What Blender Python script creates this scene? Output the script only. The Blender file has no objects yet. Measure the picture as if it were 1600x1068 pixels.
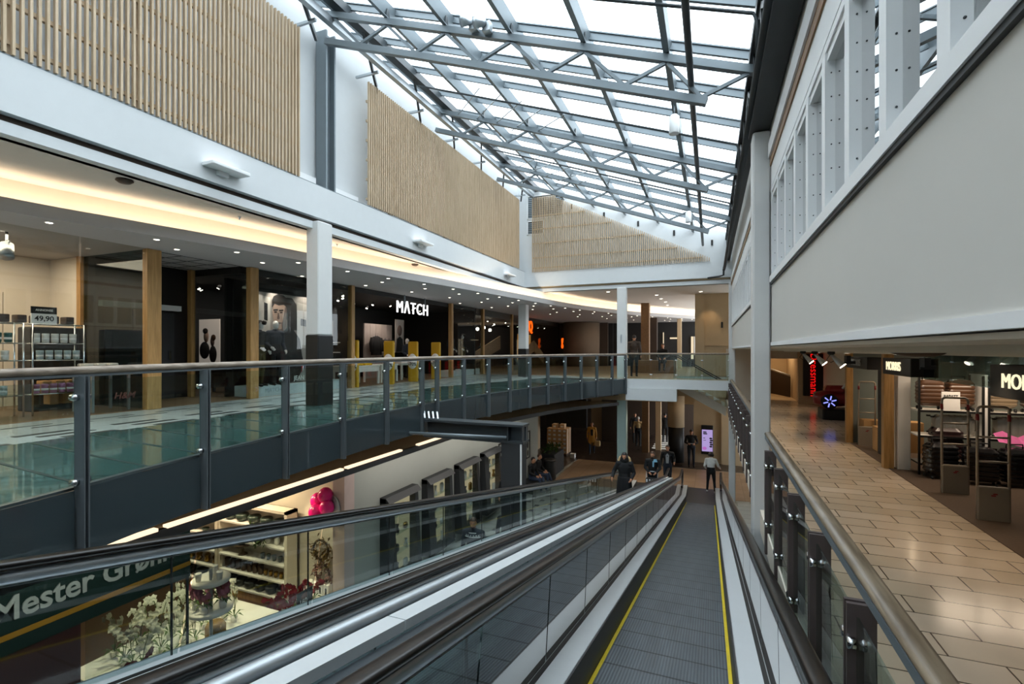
import bpy, math, random
from mathutils import Vector, Matrix
random.seed(7)
SC=bpy.context.scene; COL=SC.collection
PI=math.pi; V=Vector
# ---------------------------------------------------------------- helpers
class MB:
    """collects shapes; build() links them as ONE mesh object"""
    def __init__(s): s.v=[]; s.f=[]; s.m=[]; s.sm=[]
    def add(s,vs,fs,m=0,sm=False):
        o=len(s.v); s.v+=[tuple(q) for q in vs]
        for f in fs: s.f.append(tuple(o+i for i in f)); s.m.append(m); s.sm.append(sm)
        return s
    def box(s,x0,y0,z0,x1,y1,z1,m=0):
        x0,x1=min(x0,x1),max(x0,x1); y0,y1=min(y0,y1),max(y0,y1); z0,z1=min(z0,z1),max(z0,z1)
        return s.add([(x0,y0,z0),(x1,y0,z0),(x1,y1,z0),(x0,y1,z0),(x0,y0,z1),(x1,y0,z1),(x1,y1,z1),(x0,y1,z1)],
            [(0,3,2,1),(4,5,6,7),(0,1,5,4),(1,2,6,5),(2,3,7,6),(3,0,4,7)],m)
    def bbox(s,x0,y0,z0,x1,y1,z1,b=.01,m=0):
        """box with chamfered vertical and top edges"""
        b=min(b,(x1-x0)*.45,(y1-y0)*.45,(z1-z0)*.45)
        def ring(i,z): return [(x0+i+b,y0+i,z),(x1-i-b,y0+i,z),(x1-i,y0+i+b,z),(x1-i,y1-i-b,z),(x1-i-b,y1-i,z),(x0+i+b,y1-i,z),(x0+i,y1-i-b,z),(x0+i,y0+i+b,z)]
        vs=ring(b*.6,z0)+ring(0,z0+b)+ring(0,z1-b)+ring(b*.6,z1)
        fs=[tuple(range(7,-1,-1)),tuple(range(24,32))]
        for k in range(3):
            for i in range(8):
                j=(i+1)%8; fs.append((k*8+i,k*8+j,k*8+8+j,k*8+8+i))
        return s.add(vs,fs,m)
    def beam(s,p0,p1,w,h,m=0,up=(0,0,1),off=0):
        """rectangular bar from p0 to p1, w across, h along up"""
        p0,p1=V(p0),V(p1); d=(p1-p0).normalized(); up=V(up)
        r=d.cross(up)
        if r.length<1e-4: r=d.cross(V((0,1,0)))
        r.normalize(); u=r.cross(d).normalized(); vs=[]
        for p in (p0,p1):
            for a,b in((-1,-1),(1,-1),(1,1),(-1,1)): vs.append(p+r*(a*w/2)+u*(b*h/2+off))
        return s.add(vs,[(0,1,2,3),(7,6,5,4),(0,4,5,1),(1,5,6,2),(2,6,7,3),(3,7,4,0)],m)
    def tube(s,pts,r,n=8,m=0,cap=True,up=None):
        pts=[V(p) for p in pts]; rs=r if isinstance(r,(list,tuple)) else [r]*len(pts); vs=[]; u0=None
        for i,p in enumerate(pts):
            d=(pts[min(i+1,len(pts)-1)]-pts[max(i-1,0)])
            d=d.normalized() if d.length>1e-9 else V((0,0,1))
            if u0 is None:
                u0=d.cross(V((0,0,1)) if abs(d.z)<.95 else V((1,0,0))).normalized()
            else:
                u0=(u0-d*u0.dot(d)); u0=u0.normalized() if u0.length>1e-6 else d.orthogonal().normalized()
            w=d.cross(u0)
            for k in range(n):
                a=2*PI*k/n; vs.append(p+(u0*math.cos(a)+w*math.sin(a))*rs[i])
        fs=[]
        for i in range(len(pts)-1):
            for k in range(n):
                j=(k+1)%n; fs.append((i*n+k,i*n+j,(i+1)*n+j,(i+1)*n+k))
        if cap: fs+=[tuple(range(n-1,-1,-1)),tuple((len(pts)-1)*n+k for k in range(n))]
        return s.add(vs,fs,m,True)
    def lathe(s,c,prof,n=16,m=0,sx=1,sy=1):
        vs=[];c=V(c)
        for r,z in prof:
            for k in range(n):
                a=2*PI*k/n; vs.append((c.x+r*sx*math.cos(a),c.y+r*sy*math.sin(a),c.z+z))
        fs=[]
        for i in range(len(prof)-1):
            for k in range(n):
                j=(k+1)%n; fs.append((i*n+k,i*n+j,(i+1)*n+j,(i+1)*n+k))
        if prof[0][0]>1e-6: fs.append(tuple(range(n-1,-1,-1)))
        if prof[-1][0]>1e-6: fs.append(tuple((len(prof)-1)*n+k for k in range(n)))
        return s.add(vs,fs,m,True)
    def ball(s,c,r,m=0,n=12,sz=1,sx=1,sy=1):
        k=max(4,n//2)
        return s.lathe(c,[(max(r*math.sin(PI*i/k),1e-7),-r*sz*math.cos(PI*i/k)) for i in range(k+1)],n,m,sx,sy)
    def poly(s,pts,m=0): return s.add(pts,[tuple(range(len(pts)))],m)
    def prism(s,pts,d,m=0):
        """closed polygon pts (3d) pushed along vector d"""
        n=len(pts); d=V(d); a=[V(p) for p in pts]; b=[p+d for p in a]
        return s.add(a+b,[tuple(range(n-1,-1,-1)),tuple(range(n,2*n))]+[(i,(i+1)%n,n+(i+1)%n,n+i) for i in range(n)],m)
    def ribbon(s,A,B,m=0,sm=False):
        n=len(A); return s.add(list(A)+list(B),[(i,i+1,n+i+1,n+i) for i in range(n-1)],m,sm)
    def wallcurve(s,pts,z0,z1,t,m=0,side=1):
        """wall of thickness t standing on a plan polyline"""
        n=len(pts); L=[];R=[]
        for i,p in enumerate(pts):
            a=V(pts[max(i-1,0)][:2]+(0,)) if True else 0; b=V(pts[min(i+1,n-1)][:2]+(0,)); d=(b-a).normalized(); q=V((-d.y,d.x,0))*side*t
            L.append(V((p[0],p[1],0))); R.append(V((p[0],p[1],0))+q)
        def at(P,z): return [(q.x,q.y,z) for q in P]
        a,b,c,d=at(L,z0),at(L,z1),at(R,z1),at(R,z0)
        s.ribbon(a,b,m);s.ribbon(b,c,m);s.ribbon(c,d,m);s.ribbon(d,a,m)
        s.add([a[0],b[0],c[0],d[0]],[(0,1,2,3)],m);s.add([a[-1],b[-1],c[-1],d[-1]],[(3,2,1,0)],m)
        return s
    def move(s,M):
        s.v=[tuple(M@V(q)) for q in s.v]; return s
    def build(s,name,mats,parent=None,world=False,smooth=None):
        me=bpy.data.meshes.new(name); off=V((0,0,0))
        if world and parent is not None:
            p=parent
            while p is not None: off=off+p.location; p=p.parent
        me.from_pydata([V(q)-off for q in s.v],[],s.f)
        for mt in (mats if isinstance(mats,(list,tuple)) else [mats]): me.materials.append(mt)
        me.polygons.foreach_set('material_index',s.m)
        me.polygons.foreach_set('use_smooth',s.sm if smooth is None else [smooth]*len(s.f))
        me.update(); o=bpy.data.objects.new(name,me); COL.objects.link(o)
        if parent is not None: o.parent=parent
        return o
def tag(o,label=None,cat=None,group=None,kind=None):
    if label: o['label']=label
    if cat: o['category']=cat
    if group: o['group']=group
    if kind: o['kind']=kind
    return o
def thing(name,label,cat,loc=(0,0,0),rz=0,group=None):
    o=bpy.data.objects.new(name,None); COL.objects.link(o); o.location=loc; o.rotation_euler=(0,0,rz); o.empty_display_size=.1
    return tag(o,label,cat,group)
def st(o): o['kind']='structure'; return o
KIDS={}
def dup(root,loc=None,rz=None,label=None,group=None,scale=None):
    r=root.copy(); COL.objects.link(r)
    if loc is not None: r.location=loc
    if rz is not None: r.rotation_euler=(0,0,rz)
    if label: r['label']=label
    if group: r['group']=group
    if scale: r.scale=(scale,)*3 if not isinstance(scale,tuple) else scale
    def rec(src,dst):
        for ch in list(src.children):
            c=ch.copy(); COL.objects.link(c); c.parent=dst; rec(ch,c)
    rec(root,r); return r
def crv(P,n=8):
    out=[]
    for i in range(len(P)-1):
        p0=P[max(i-1,0)];p1=P[i];p2=P[i+1];p3=P[min(i+2,len(P)-1)]
        for k in range(n):
            t=k/n
            out.append(tuple(.5*(2*p1[j]+(p2[j]-p0[j])*t+(2*p0[j]-5*p1[j]+4*p2[j]-p3[j])*t*t+(3*p1[j]-p0[j]-3*p2[j]+p3[j])*t**3) for j in range(len(p1))))
    out.append(tuple(P[-1])); return out
def curve_at(C,t):
    """point and tangent at arc length t of a plan polyline"""
    for i in range(len(C)-1):
        a=V((C[i][0],C[i][1],0)); b=V((C[i+1][0],C[i+1][1],0)); l=(b-a).length
        if t<=l or i==len(C)-2: return a+(b-a)*(t/l),(b-a)/l
        t-=l
def text_obj(name,body,size,mat,loc,rot,parent=None,extrude=.01,font_bold=False,align='CENTER',shear=0,sx=1,spacing=1.0):
    """lettering as solid mesh"""
    cu=bpy.data.curves.new(name,'FONT'); cu.body=body; cu.size=size; cu.extrude=extrude; cu.align_x=align; cu.align_y='CENTER'; cu.shear=shear; cu.space_character=spacing
    cu.offset=size*.018 if font_bold else 0
    cu.resolution_u=3
    t=bpy.data.objects.new('tmp',cu); COL.objects.link(t)
    me=bpy.data.meshes.new_from_object(t.evaluated_get(bpy.context.evaluated_depsgraph_get())); bpy.data.objects.remove(t); me.materials.clear(); me.materials.append(mat); me.transform(Matrix.Diagonal((sx,1,1,1)))
    o=bpy.data.objects.new(name,me); COL.objects.link(o); o.location=loc; o.rotation_euler=rot
    if parent is not None: o.parent=parent; o.location=V(loc)-parent.location
    return o
# ---------------------------------------------------------------- materials
def lin(h):
    if isinstance(h,tuple): return h+(1,) if len(h)==3 else h
    r=[int(h[i:i+2],16)/255 for i in(0,2,4)]
    return tuple(c/12.92 if c<=.04045 else ((c+.055)/1.055)**2.4 for c in r)+(1,)
def newmat(name):
    m=bpy.data.materials.new(name); m.use_nodes=True; nt=m.node_tree; nt.nodes.clear(); return m,nt
def nd(nt,t,**k):
    n=nt.nodes.new(t)
    for a,b in k.items():
        if a in n.inputs.keys() if isinstance(a,str) else False: n.inputs[a].default_value=b
        else: setattr(n,a,b)
    return n
def mat(name,col,rough=.6,metal=0,var=.08,scale=6,bump=0,emit=None,es=0,spec=.5,coat=0,alpha=1,stretch=None):
    m,nt=newmat(name); out=nd(nt,'ShaderNodeOutputMaterial'); b=nd(nt,'ShaderNodeBsdfPrincipled'); nt.links.new(b.outputs[0],out.inputs[0])
    c=lin(col); b.inputs['Roughness'].default_value=rough; b.inputs['Metallic'].default_value=metal
    b.inputs['Specular IOR Level'].default_value=spec; b.inputs['Coat Weight'].default_value=coat
    b.inputs['Base Color'].default_value=c
    if var or bump:
        tc=nd(nt,'ShaderNodeTexCoord'); mp=nd(nt,'ShaderNodeMapping'); nt.links.new(tc.outputs['Object'],mp.inputs[0])
        if stretch: mp.inputs['Scale'].default_value=stretch
        nz=nd(nt,'ShaderNodeTexNoise'); nz.inputs['Scale'].default_value=scale; nz.inputs['Detail'].default_value=4; nt.links.new(mp.outputs[0],nz.inputs['Vector'])
        if var:
            r=nd(nt,'ShaderNodeMapRange'); r.inputs['To Min'].default_value=1-var; r.inputs['To Max'].default_value=1+var; nt.links.new(nz.outputs['Fac'],r.inputs['Value'])
            x=nd(nt,'ShaderNodeMix'); x.data_type='RGBA'; x.blend_type='MULTIPLY'; x.inputs[0].default_value=1; x.inputs[6].default_value=c
            nt.links.new(r.outputs[0],x.inputs[7]); nt.links.new(x.outputs[2],b.inputs['Base Color'])
        if bump:
            bp=nd(nt,'ShaderNodeBump'); bp.inputs['Strength'].default_value=bump; bp.inputs['Distance'].default_value=.01; nt.links.new(nz.outputs['Fac'],bp.inputs['Height']); nt.links.new(bp.outputs[0],b.inputs['Normal'])
    if emit: b.inputs['Emission Color'].default_value=lin(emit); b.inputs['Emission Strength'].default_value=es
    return m
def glass(name,tint='ffffff',refl=1.0,rough=0.0,ior=1.5,mixc=0.0,body='88aaaa'):
    """clear pane: straight-through transparency plus Fresnel reflection; mixc adds a translucent body colour"""
    m,nt=newmat(name); out=nd(nt,'ShaderNodeOutputMaterial'); tr=nd(nt,'ShaderNodeBsdfTransparent'); tr.inputs[0].default_value=lin(tint)
    gl=nd(nt,'ShaderNodeBsdfGlossy'); gl.inputs['Roughness'].default_value=rough; lw=nd(nt,'ShaderNodeLayerWeight'); lw.inputs[0].default_value=.5
    pw=nd(nt,'ShaderNodeMath',operation='POWER'); pw.inputs[1].default_value=5; nt.links.new(lw.outputs['Facing'],pw.inputs[0])
    ma=nd(nt,'ShaderNodeMath',operation='MULTIPLY_ADD'); ma.inputs[1].default_value=.955; ma.inputs[2].default_value=.045; nt.links.new(pw.outputs[0],ma.inputs[0])
    ml=nd(nt,'ShaderNodeMath',operation='MULTIPLY',use_clamp=True); ml.inputs[1].default_value=refl; nt.links.new(ma.outputs[0],ml.inputs[0])
    base=tr.outputs[0]
    if mixc:
        df=nd(nt,'ShaderNodeBsdfDiffuse'); df.inputs[0].default_value=lin(body); mx0=nd(nt,'ShaderNodeMixShader'); mx0.inputs[0].default_value=mixc
        nt.links.new(tr.outputs[0],mx0.inputs[1]); nt.links.new(df.outputs[0],mx0.inputs[2]); base=mx0.outputs[0]
    mx=nd(nt,'ShaderNodeMixShader'); nt.links.new(ml.outputs[0],mx.inputs[0]); nt.links.new(base,mx.inputs[1]); nt.links.new(gl.outputs[0],mx.inputs[2]); nt.links.new(mx.outputs[0],out.inputs[0])
    return m
def emis(name,col,s):
    m,nt=newmat(name); out=nd(nt,'ShaderNodeOutputMaterial'); e=nd(nt,'ShaderNodeEmission'); e.inputs[0].default_value=lin(col); e.inputs[1].default_value=s; nt.links.new(e.outputs[0],out.inputs[0]); return m
def tiles(name,c1,c2,grout,w,h,rough=.25,mort=.006,off=.5,rot=0,squash=1,bump=.15,bias=0,offs=(0,0,0)):
    m,nt=newmat(name); out=nd(nt,'ShaderNodeOutputMaterial'); b=nd(nt,'ShaderNodeBsdfPrincipled'); nt.links.new(b.outputs[0],out.inputs[0])
    tc=nd(nt,'ShaderNodeTexCoord'); mp=nd(nt,'ShaderNodeMapping'); mp.inputs['Rotation'].default_value=(0,0,rot); mp.inputs['Location'].default_value=offs; nt.links.new(tc.outputs['Object'],mp.inputs[0])
    br=nd(nt,'ShaderNodeTexBrick',offset=off,squash=squash); br.inputs['Color1'].default_value=lin(c1); br.inputs['Color2'].default_value=lin(c2); br.inputs['Mortar'].default_value=lin(grout)
    br.inputs['Scale'].default_value=1; br.inputs['Mortar Size'].default_value=mort; br.inputs['Brick Width'].default_value=w; br.inputs['Row Height'].default_value=h; br.inputs['Bias'].default_value=bias
    nt.links.new(mp.outputs[0],br.inputs['Vector'])
    nz=nd(nt,'ShaderNodeTexNoise'); nz.inputs['Scale'].default_value=3; nz.inputs['Detail'].default_value=5; nt.links.new(tc.outputs['Object'],nz.inputs['Vector'])
    r=nd(nt,'ShaderNodeMapRange'); r.inputs['To Min'].default_value=.9; r.inputs['To Max'].default_value=1.08; nt.links.new(nz.outputs['Fac'],r.inputs['Value'])
    x=nd(nt,'ShaderNodeMix'); x.data_type='RGBA'; x.blend_type='MULTIPLY'; x.inputs[0].default_value=1; nt.links.new(br.outputs['Color'],x.inputs[6]); nt.links.new(r.outputs[0],x.inputs[7]); nt.links.new(x.outputs[2],b.inputs['Base Color'])
    r2=nd(nt,'ShaderNodeMapRange'); r2.inputs['To Min'].default_value=rough*.7; r2.inputs['To Max'].default_value=rough*1.4; nt.links.new(nz.outputs['Fac'],r2.inputs['Value']); nt.links.new(r2.outputs[0],b.inputs['Roughness'])
    bp=nd(nt,'ShaderNodeBump',invert=True); bp.inputs['Strength'].default_value=bump; bp.inputs['Distance'].default_value=.005; nt.links.new(br.outputs['Fac'],bp.inputs['Height']); nt.links.new(bp.outputs[0],b.inputs['Normal'])
    return m
def wood(name,c1,c2,rough=.5,axis=2,scale=5):
    m,nt=newmat(name); out=nd(nt,'ShaderNodeOutputMaterial'); b=nd(nt,'ShaderNodeBsdfPrincipled'); nt.links.new(b.outputs[0],out.inputs[0]); b.inputs['Roughness'].default_value=rough
    tc=nd(nt,'ShaderNodeTexCoord'); mp=nd(nt,'ShaderNodeMapping'); sc=[scale*3]*3; sc[axis]=scale*.25; mp.inputs['Scale'].default_value=sc; nt.links.new(tc.outputs['Object'],mp.inputs[0])
    nz=nd(nt,'ShaderNodeTexNoise'); nz.inputs['Scale'].default_value=2; nz.inputs['Detail'].default_value=6; nz.inputs['Distortion'].default_value=.6; nt.links.new(mp.outputs[0],nz.inputs['Vector'])
    cr=nd(nt,'ShaderNodeValToRGB'); cr.color_ramp.elements[0].position=.3; cr.color_ramp.elements[0].color=lin(c1); cr.color_ramp.elements[1].position=.7; cr.color_ramp.elements[1].color=lin(c2)
    nt.links.new(nz.outputs['Fac'],cr.inputs[0]); nt.links.new(cr.outputs[0],b.inputs['Base Color']); return m
M={}
def mm(k,*a,**b): M[k]=mat(k,*a,**b); return M[k]
mm('column_teal','8fa39f',.5,var=.04); mm('white_wall','cdd1d3',.75,var=.03); mm('cream_wall','d8cfc0',.8,var=.04); mm('panel_grey','c9c7c1',.7,var=.03,scale=2); mm('white_paint','e6e8e9',.45,var=.03)
mm('ceiling','d2cac0',.85,var=.03); mm('grey_ceiling','a8a5a4',.8,var=.04); mm('steel','737d83',.42,.35,var=.06); mm('steel_dark','3b4145',.45,.3,var=.08); mm('girder','33373a',.5,.3,var=.1)
mm('alu','b4bbc0',.36,.75,var=.04,stretch=(1,.05,1)); mm('alu_dark','474442',.4,.6,var=.06); mm('chrome','d0d4d8',.12,1,var=0); mm('rubber','100d0c',.3,0,var=.03,spec=.45,coat=.1)
mm('slat_back','9a9a98',.8); mm('black','0e0f10',.5,var=.05); mm('black_gloss','0c0d0e',.15,var=.03,spec=.6); mm('dark_wall','1a1817',.7,var=.1); mm('brown_dark','3a2c22',.6,var=.1); mm('charcoal','2b2d30',.55,var=.06)
mm('column_paint','cfd0cf',.5,var=.04); mm('beige','c0a988',.8,var=.04); mm('grey_wall','a7aaa4',.85,var=.05,scale=3); mm('grey_dark_panel','55565a',.6,var=.05); mm('teal_grey','66706f',.6,var=.06)
mm('post_grey','5f666a',.4,.3,var=.06); mm('white','f0f0ee',.5,var=.02); mm('deck_alu','cdd2d5',.38,.35,var=.03); mm('skirt','3c3c3d',.45,.3,var=.05)
mm('yellow','c8b214',.5,var=.15,scale=20); mm('red_plastic','7d1018',.3,var=.05,coat=.4); mm('pink','e0187c',.3,var=.03,coat=.3); mm('carpet','57473a',.95,var=.2,scale=30,bump=.3)
mm('cardboard','b08a5c',.85,var=.1); mm('white_goods','e7e4de',.4,var=.03); mm('green_leaf','3f5a24',.6,var=.25,scale=15); mm('petal_white','eeece2',.6,var=.05); mm('soil','3a2a1d',.9,var=.2)
mm('paper','f2f0ec',.7,var=.02); mm('skin','c68e6e',.6,var=.06); mm('skin_pale','d6b09a',.6,var=.05); mm('hair_dark','1c1412',.5,var=.2,scale=40); mm('hair_brown','4b3322',.5,var=.2,scale=40); mm('hair_grey','b9b5ae',.6,var=.1)
mm('cloth_black','111215',.85,var=.15,scale=25,bump=.2); mm('cloth_navy','1c2430',.85,var=.15,scale=25); mm('denim','2c3a50',.85,var=.15,scale=30); mm('cloth_white','dcdcd8',.8,var=.05,bump=.2); mm('cloth_grey','8b9094',.85,var=.1)
mm('mustard','a8772a',.8,var=.1); mm('shoe_white','e4e4e2',.5,var=.03); mm('fur','c9ab7c',.95,var=.3,scale=40,bump=.6); mm('sky_cloth','7fb2cc',.8,var=.06); mm('wood_floor','7a5c42',.5,var=.12)
M['oak']=wood('oak','9a7442','b98f58'); M['slat']=wood('slat','b09a7c','c9b499',.6); M['rail_wood']=wood('rail_wood','6f6255','a89a8a',.4,axis=1); M['oak_y']=wood('oak_y','7a5a3a','95714a',.5,axis=1)
M['glass']=glass('glass','eaf4f2'); M['glass_dark']=glass('glass_dark','b9c6c6',1.0); M['glass_sky']=glass('glass_sky','f2f8fb',.8); M['glass_shop']=glass('glass_shop','eef2f2',.65)
M['glass_apron']=glass('glass_apron','5d6e72',1.3,mixc=.5,body='4f5b60')
# ---------------------------------------------------------------- camera, sky
TH=math.atan(310/765)
cam=bpy.data.cameras.new('camera'); cam.sensor_width=36; cam.lens=765/1600*36; cam.shift_y=12.5/1600; cam.clip_start=.03; cam.clip_end=200
co=bpy.data.objects.new('camera',cam); COL.objects.link(co); co.rotation_euler=(PI/2,0,TH); SC.camera=co
w=bpy.data.worlds.new('overcast_sky'); SC.world=w; w.use_nodes=True; bg=w.node_tree.nodes['Background']; bg.inputs[0].default_value=(.90,.96,1.0,1); bg.inputs[1].default_value=SKY=5.2
SC.view_settings.view_transform='Standard'; SC.view_settings.look='None'; SC.view_settings.gamma=1; SC.view_settings.exposure=0.0; SC.view_settings.use_curve_mapping=False
# heights: eye is 0.  left gallery floor, right gallery floor, lower floor
ZL,ZR,L=-1.12,-2.08,-5.6
ORD=['first','second','third','fourth','fifth','sixth','seventh','eighth','ninth','tenth','eleventh','twelfth','thirteenth','fourteenth','fifteenth','sixteenth','seventeenth','eighteenth','nineteenth','twentieth','twenty-first','twenty-second','twenty-third','twenty-fourth']
RAILC=crv([(-3.9,-6.5),(-4.2,-3),(-4.35,0),(-4.65,1.9),(-4.9,3),(-5.15,4.5),(-5.35,6.5),(-5.42,8.5),(-5.3,10.5),(-5.0,12.8),(-4.5,15.2),(-3.7,17.6),(-3.0,19.0)])
FASC=crv([(-9.6,-6.5),(-9.4,-3),(-9.2,0),(-8.95,3.5),(-8.65,5),(-8.2,7),(-7.65,10.7),(-7.25,12.8),(-6.5,17.6),(-5.6,22.3),(-3.9,27.0),(-1.8,30.5),(-.9,32),(-.6,34),(-1.2,36)])
def floor_poly(name,pts,z,m,t=.3):
    b=MB(); b.prism([(x,y,z) for x,y in pts],(0,0,-t)); return st(b.build(name,m))
# ---------------------------------------------------------------- lower floor
M['tile_low']=tiles('tile_low','b9bcb6','aeb1ab','6f716c',.9,.45,.2,.008)
M['tile_right']=tiles('tile_right','c9b8a4','b9a892','40372e',.60,.30,.16,.006,rot=0)
M['tile_left']=tiles('tile_left','d9dad8','cfd0ce','b5b5b2',.6,.6,.12,.004,off=0)
M['tile_brown']=tiles('tile_brown','a3866a','967a5f','6a543f',.6,.6,.42,.006,off=0)
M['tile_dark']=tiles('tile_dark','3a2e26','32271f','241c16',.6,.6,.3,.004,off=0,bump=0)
b=MB(); b.box(-14,-7,L-.3,4.2,40,L); st(b.build('floor',M['tile_low']))
b=MB(); b.prism([(-6.25,20.0,L+.001),(.9,20.0,L+.001),(2.6,20,L+.001),(2.6,24.5,L+.001),(-6.3,24.6,L+.001)],(0,0,.006)); st(b.build('floor_brown_tiles',M['tile_brown']))
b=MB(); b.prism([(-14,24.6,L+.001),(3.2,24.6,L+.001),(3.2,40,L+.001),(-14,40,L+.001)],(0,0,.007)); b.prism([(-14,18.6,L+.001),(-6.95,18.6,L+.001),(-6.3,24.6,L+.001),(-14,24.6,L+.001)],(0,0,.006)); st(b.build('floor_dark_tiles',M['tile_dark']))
# rows of small dark square inlays in the pale lower floor
b=MB()
for i in range(6):
    for j in range(14):
        x=-6.3+i*.42; y=9.5+j*.62+(i%2)*.3
        b.box(x,y,L,x+.16,y+.16,L+.003)
st(b.build('floor_inlay_squares',M['charcoal']))
# ---------------------------------------------------------------- left gallery slab
edge=[(x,y) for x,y in RAILC]
floor_poly('floor_left_gallery',[(-14,-6.5)]+[(x-.05,y) for x,y in edge]+[(-3.0,19.1),(.62,19.1),(.62,20.3),(-1.35,20.3),(-1.35,22.1),(.62,22.1),(.62,40),(-14,40)],ZL,M['tile_left'],.25)
b=MB(); b.prism([(-14,20.5,ZL+.001),(-5.9,20.5,ZL+.001),(-3.2,19.25,ZL+.001),(.6,19.25,ZL+.001),(.6,20.3,ZL+.001),(-1.35,20.3,ZL+.001),(-1.35,22.1,ZL+.001),(.6,22.1,ZL+.001),(.6,40,ZL+.001),(-14,40,ZL+.001)],(0,0,.004)); st(b.build('floor_upper_hall',M['tile_brown']))
# shop floors behind the glass fronts on the left gallery
b=MB(); b.prism([(-14,-6.5,ZL+.001),(-9.84,-6.5,ZL+.001),(-9.84,20.4,ZL+.001),(-14,20.4,ZL+.001)],(0,0,.004)); st(b.build('floor_shops',M['wood_floor']))
# teal glass strip along the gallery edge with dark joists below
M['teal_glass']=mat('teal_glass','4d6b68',.08,0,var=.06,scale=2,spec=.8,coat=.5)
A=[];B=[]
for i,(x,y) in enumerate(RAILC):
    f=min(1,max(0,(y-13)/7)); A.append((x-.07,y,ZL+.006)); B.append((min(-7.62+1.9*f,x-.25),y,ZL+.006))
b=MB(); b.ribbon(A,B); n=len(A)
o=st(b.build('floor_glass_strip',M['teal_glass']))
b=MB(); t=.3
while t<25:
    p,d=curve_at(RAILC,t)
    f=min(1,max(0,(p.y-13)/7)); xe=min(-7.62+1.9*f,p.x-.3)
    b.beam((p.x-.08,p.y,ZL+.007),(xe,p.y+.25,ZL+.007),.035,.006)
    t+=.62
st(b.build('floor_joist_lines',mat('joist_line','24393a',.6)))
# dark slot inlays in the white floor, in staggered groups of three
b=MB()
y=-1.1
while y<17:
    for q in range(3): b.box(-8.36+.29*q,y+.12*q,ZL+.001,-8.24+.29*q,y+.12*q+.62,ZL+.004)
    for dx,dy in((-.75,.5),(-1.0,.1)): b.box(-8.3+dx,y+dy,ZL+.001,-8.25+dx,y+dy+.75,ZL+.0035)
    y+=1.13
st(b.build('floor_slot_inlays',M['charcoal']))
# slab edge: dark beam, set-back dark wall, ledge with warm strip, grey fascia and soffit
inner=[(x-.09,y) for x,y in RAILC]
b=MB(); b.wallcurve([(x-.02,y) for x,y in RAILC],ZL-.14,ZL+.012,.06); st(b.build('trim_1',M['post_grey']))
b=MB(); b.wallcurve([(x-.28,y) for x,y in RAILC],-1.74,ZL-.12,.05); st(b.build('trim_2',M['grey_dark_panel']))
SOF=crv([(-5.75,-6.5),(-5.75,0),(-5.75,6),(-5.75,12),(-5.4,14),(-4.9,16),(-4.2,17.6),(-3.3,19.2)])
b=MB(); b.wallcurve(SOF,-2.15,-2.03,.06); st(b.build('trim_3',M['grey_dark_panel']))
b=MB(); b.ribbon([(x,y,-2.03) for x,y in SOF],[(-7.0,y,-2.03) for x,y in SOF]); st(b.build('trim_18',M['beige']))
b=MB(); b.ribbon([(x-.01,y,-2.15) for x,y in SOF],[(-14,y,-2.15) for x,y in SOF]); o=b.build('ceiling_lower_left',M['grey_ceiling']); st(o)
b=MB(); b.prism([(-14,19.4,-1.97),(-1.35,19.4,-1.97),(-1.35,22.1,-1.97),(.62,22.1,-1.97),(.62,40,-1.97),(-14,40,-1.97)],(0,0,.6)); st(b.build('ceiling_lower_hall',M['beige']))
M['led_warm']=emis('led_warm','ffe2bd',1.5)
# ---------------------------------------------------------------- left upper wall
XW=-7.3
b=MB(); b.box(XW-.3,-7,2.66,XW,19.8,3.30); st(b.build('wall_left_band',M['white_wall']))
b=MB(); b.box(XW-.34,-7,2.56,XW-.12,19.6,2.66); st(b.build('trim_4',M['brown_dark']))
b=MB(); b.box(XW-.3,-7,2.43,XW-.05,19.6,2.57); st(b.build('trim_5',M['white_wall']))
b=MB(); b.box(XW-.55,-7,3.30,XW-.35,19.8,7.6); st(b.build('wall_left_upper',M['white_wall']))
b=MB(); b.box(XW-.36,-7,3.3,XW+.0,19.6,3.315); st(b.build('trim_6',M['steel']))
b=MB(); b.box(-14,-7,2.43,XW-.2,19.6,2.6); st(b.build('ceiling_left_gallery',M['ceiling']))
# far shell: closes the building
b=MB(); b.box(-14.3,-7,L,-14,40,7.6); st(b.build('wall_left_outer',M['dark_wall']))
b=MB(); b.box(-14,-7.3,L,5,-7,7.6); st(b.build('wall_back',M['white_wall']))
b=MB(); b.box(-14,40,L,5.2,40.3,3); st(b.build('wall_far',M['dark_wall']))
# ---------------------------------------------------------------- lower fascia curve with cove
b=MB(); b.wallcurve(FASC,1.90,2.09,.06); st(b.build('trim_7',M['grey_ceiling']))
b=MB(); b.wallcurve([(x-.34,y) for x,y in FASC],2.0,2.44,.05); st(b.build('wall_cove',M['ceiling']))
b=MB(); b.ribbon([(x-.03,y,1.902) for x,y in FASC],[(-14,y,1.902) for x,y in FASC]); b.ribbon([(x-.03,y,2.0) for x,y in FASC],[(-14,y,2.0) for x,y in FASC]); st(b.build('ceiling_soffit',M['grey_ceiling']))
# ---------------------------------------------------------------- end wall above the bridge
YE=19.5
b=MB()
zr=lambda x:4.48-.36*x
b.prism([(XW-.5,YE,2.66),(.75,YE,2.66),(.75,YE,zr(.75)),(XW-.5,YE,zr(XW-.5))],(0,.3,0)); st(b.build('wall_end',M['white_wall']))
b=MB(); b.box(XW-.05,YE-.04,2.66,.75,YE,3.26); st(b.build('wall_end_band',M['white_wall']))
b=MB(); b.box(XW-.05,YE+.1,2.57,.75,YE+.3,2.67); st(b.build('trim_8',M['beige']))
b=MB(); b.box(XW-.05,YE+.05,2.44,.75,YE+.3,2.58); st(b.build('trim_9',M['white_wall']))
b=MB(); b.box(-14,YE+.1,2.44,4,40,2.6); st(b.build('ceiling_upper_hall',M['ceiling']))
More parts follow.
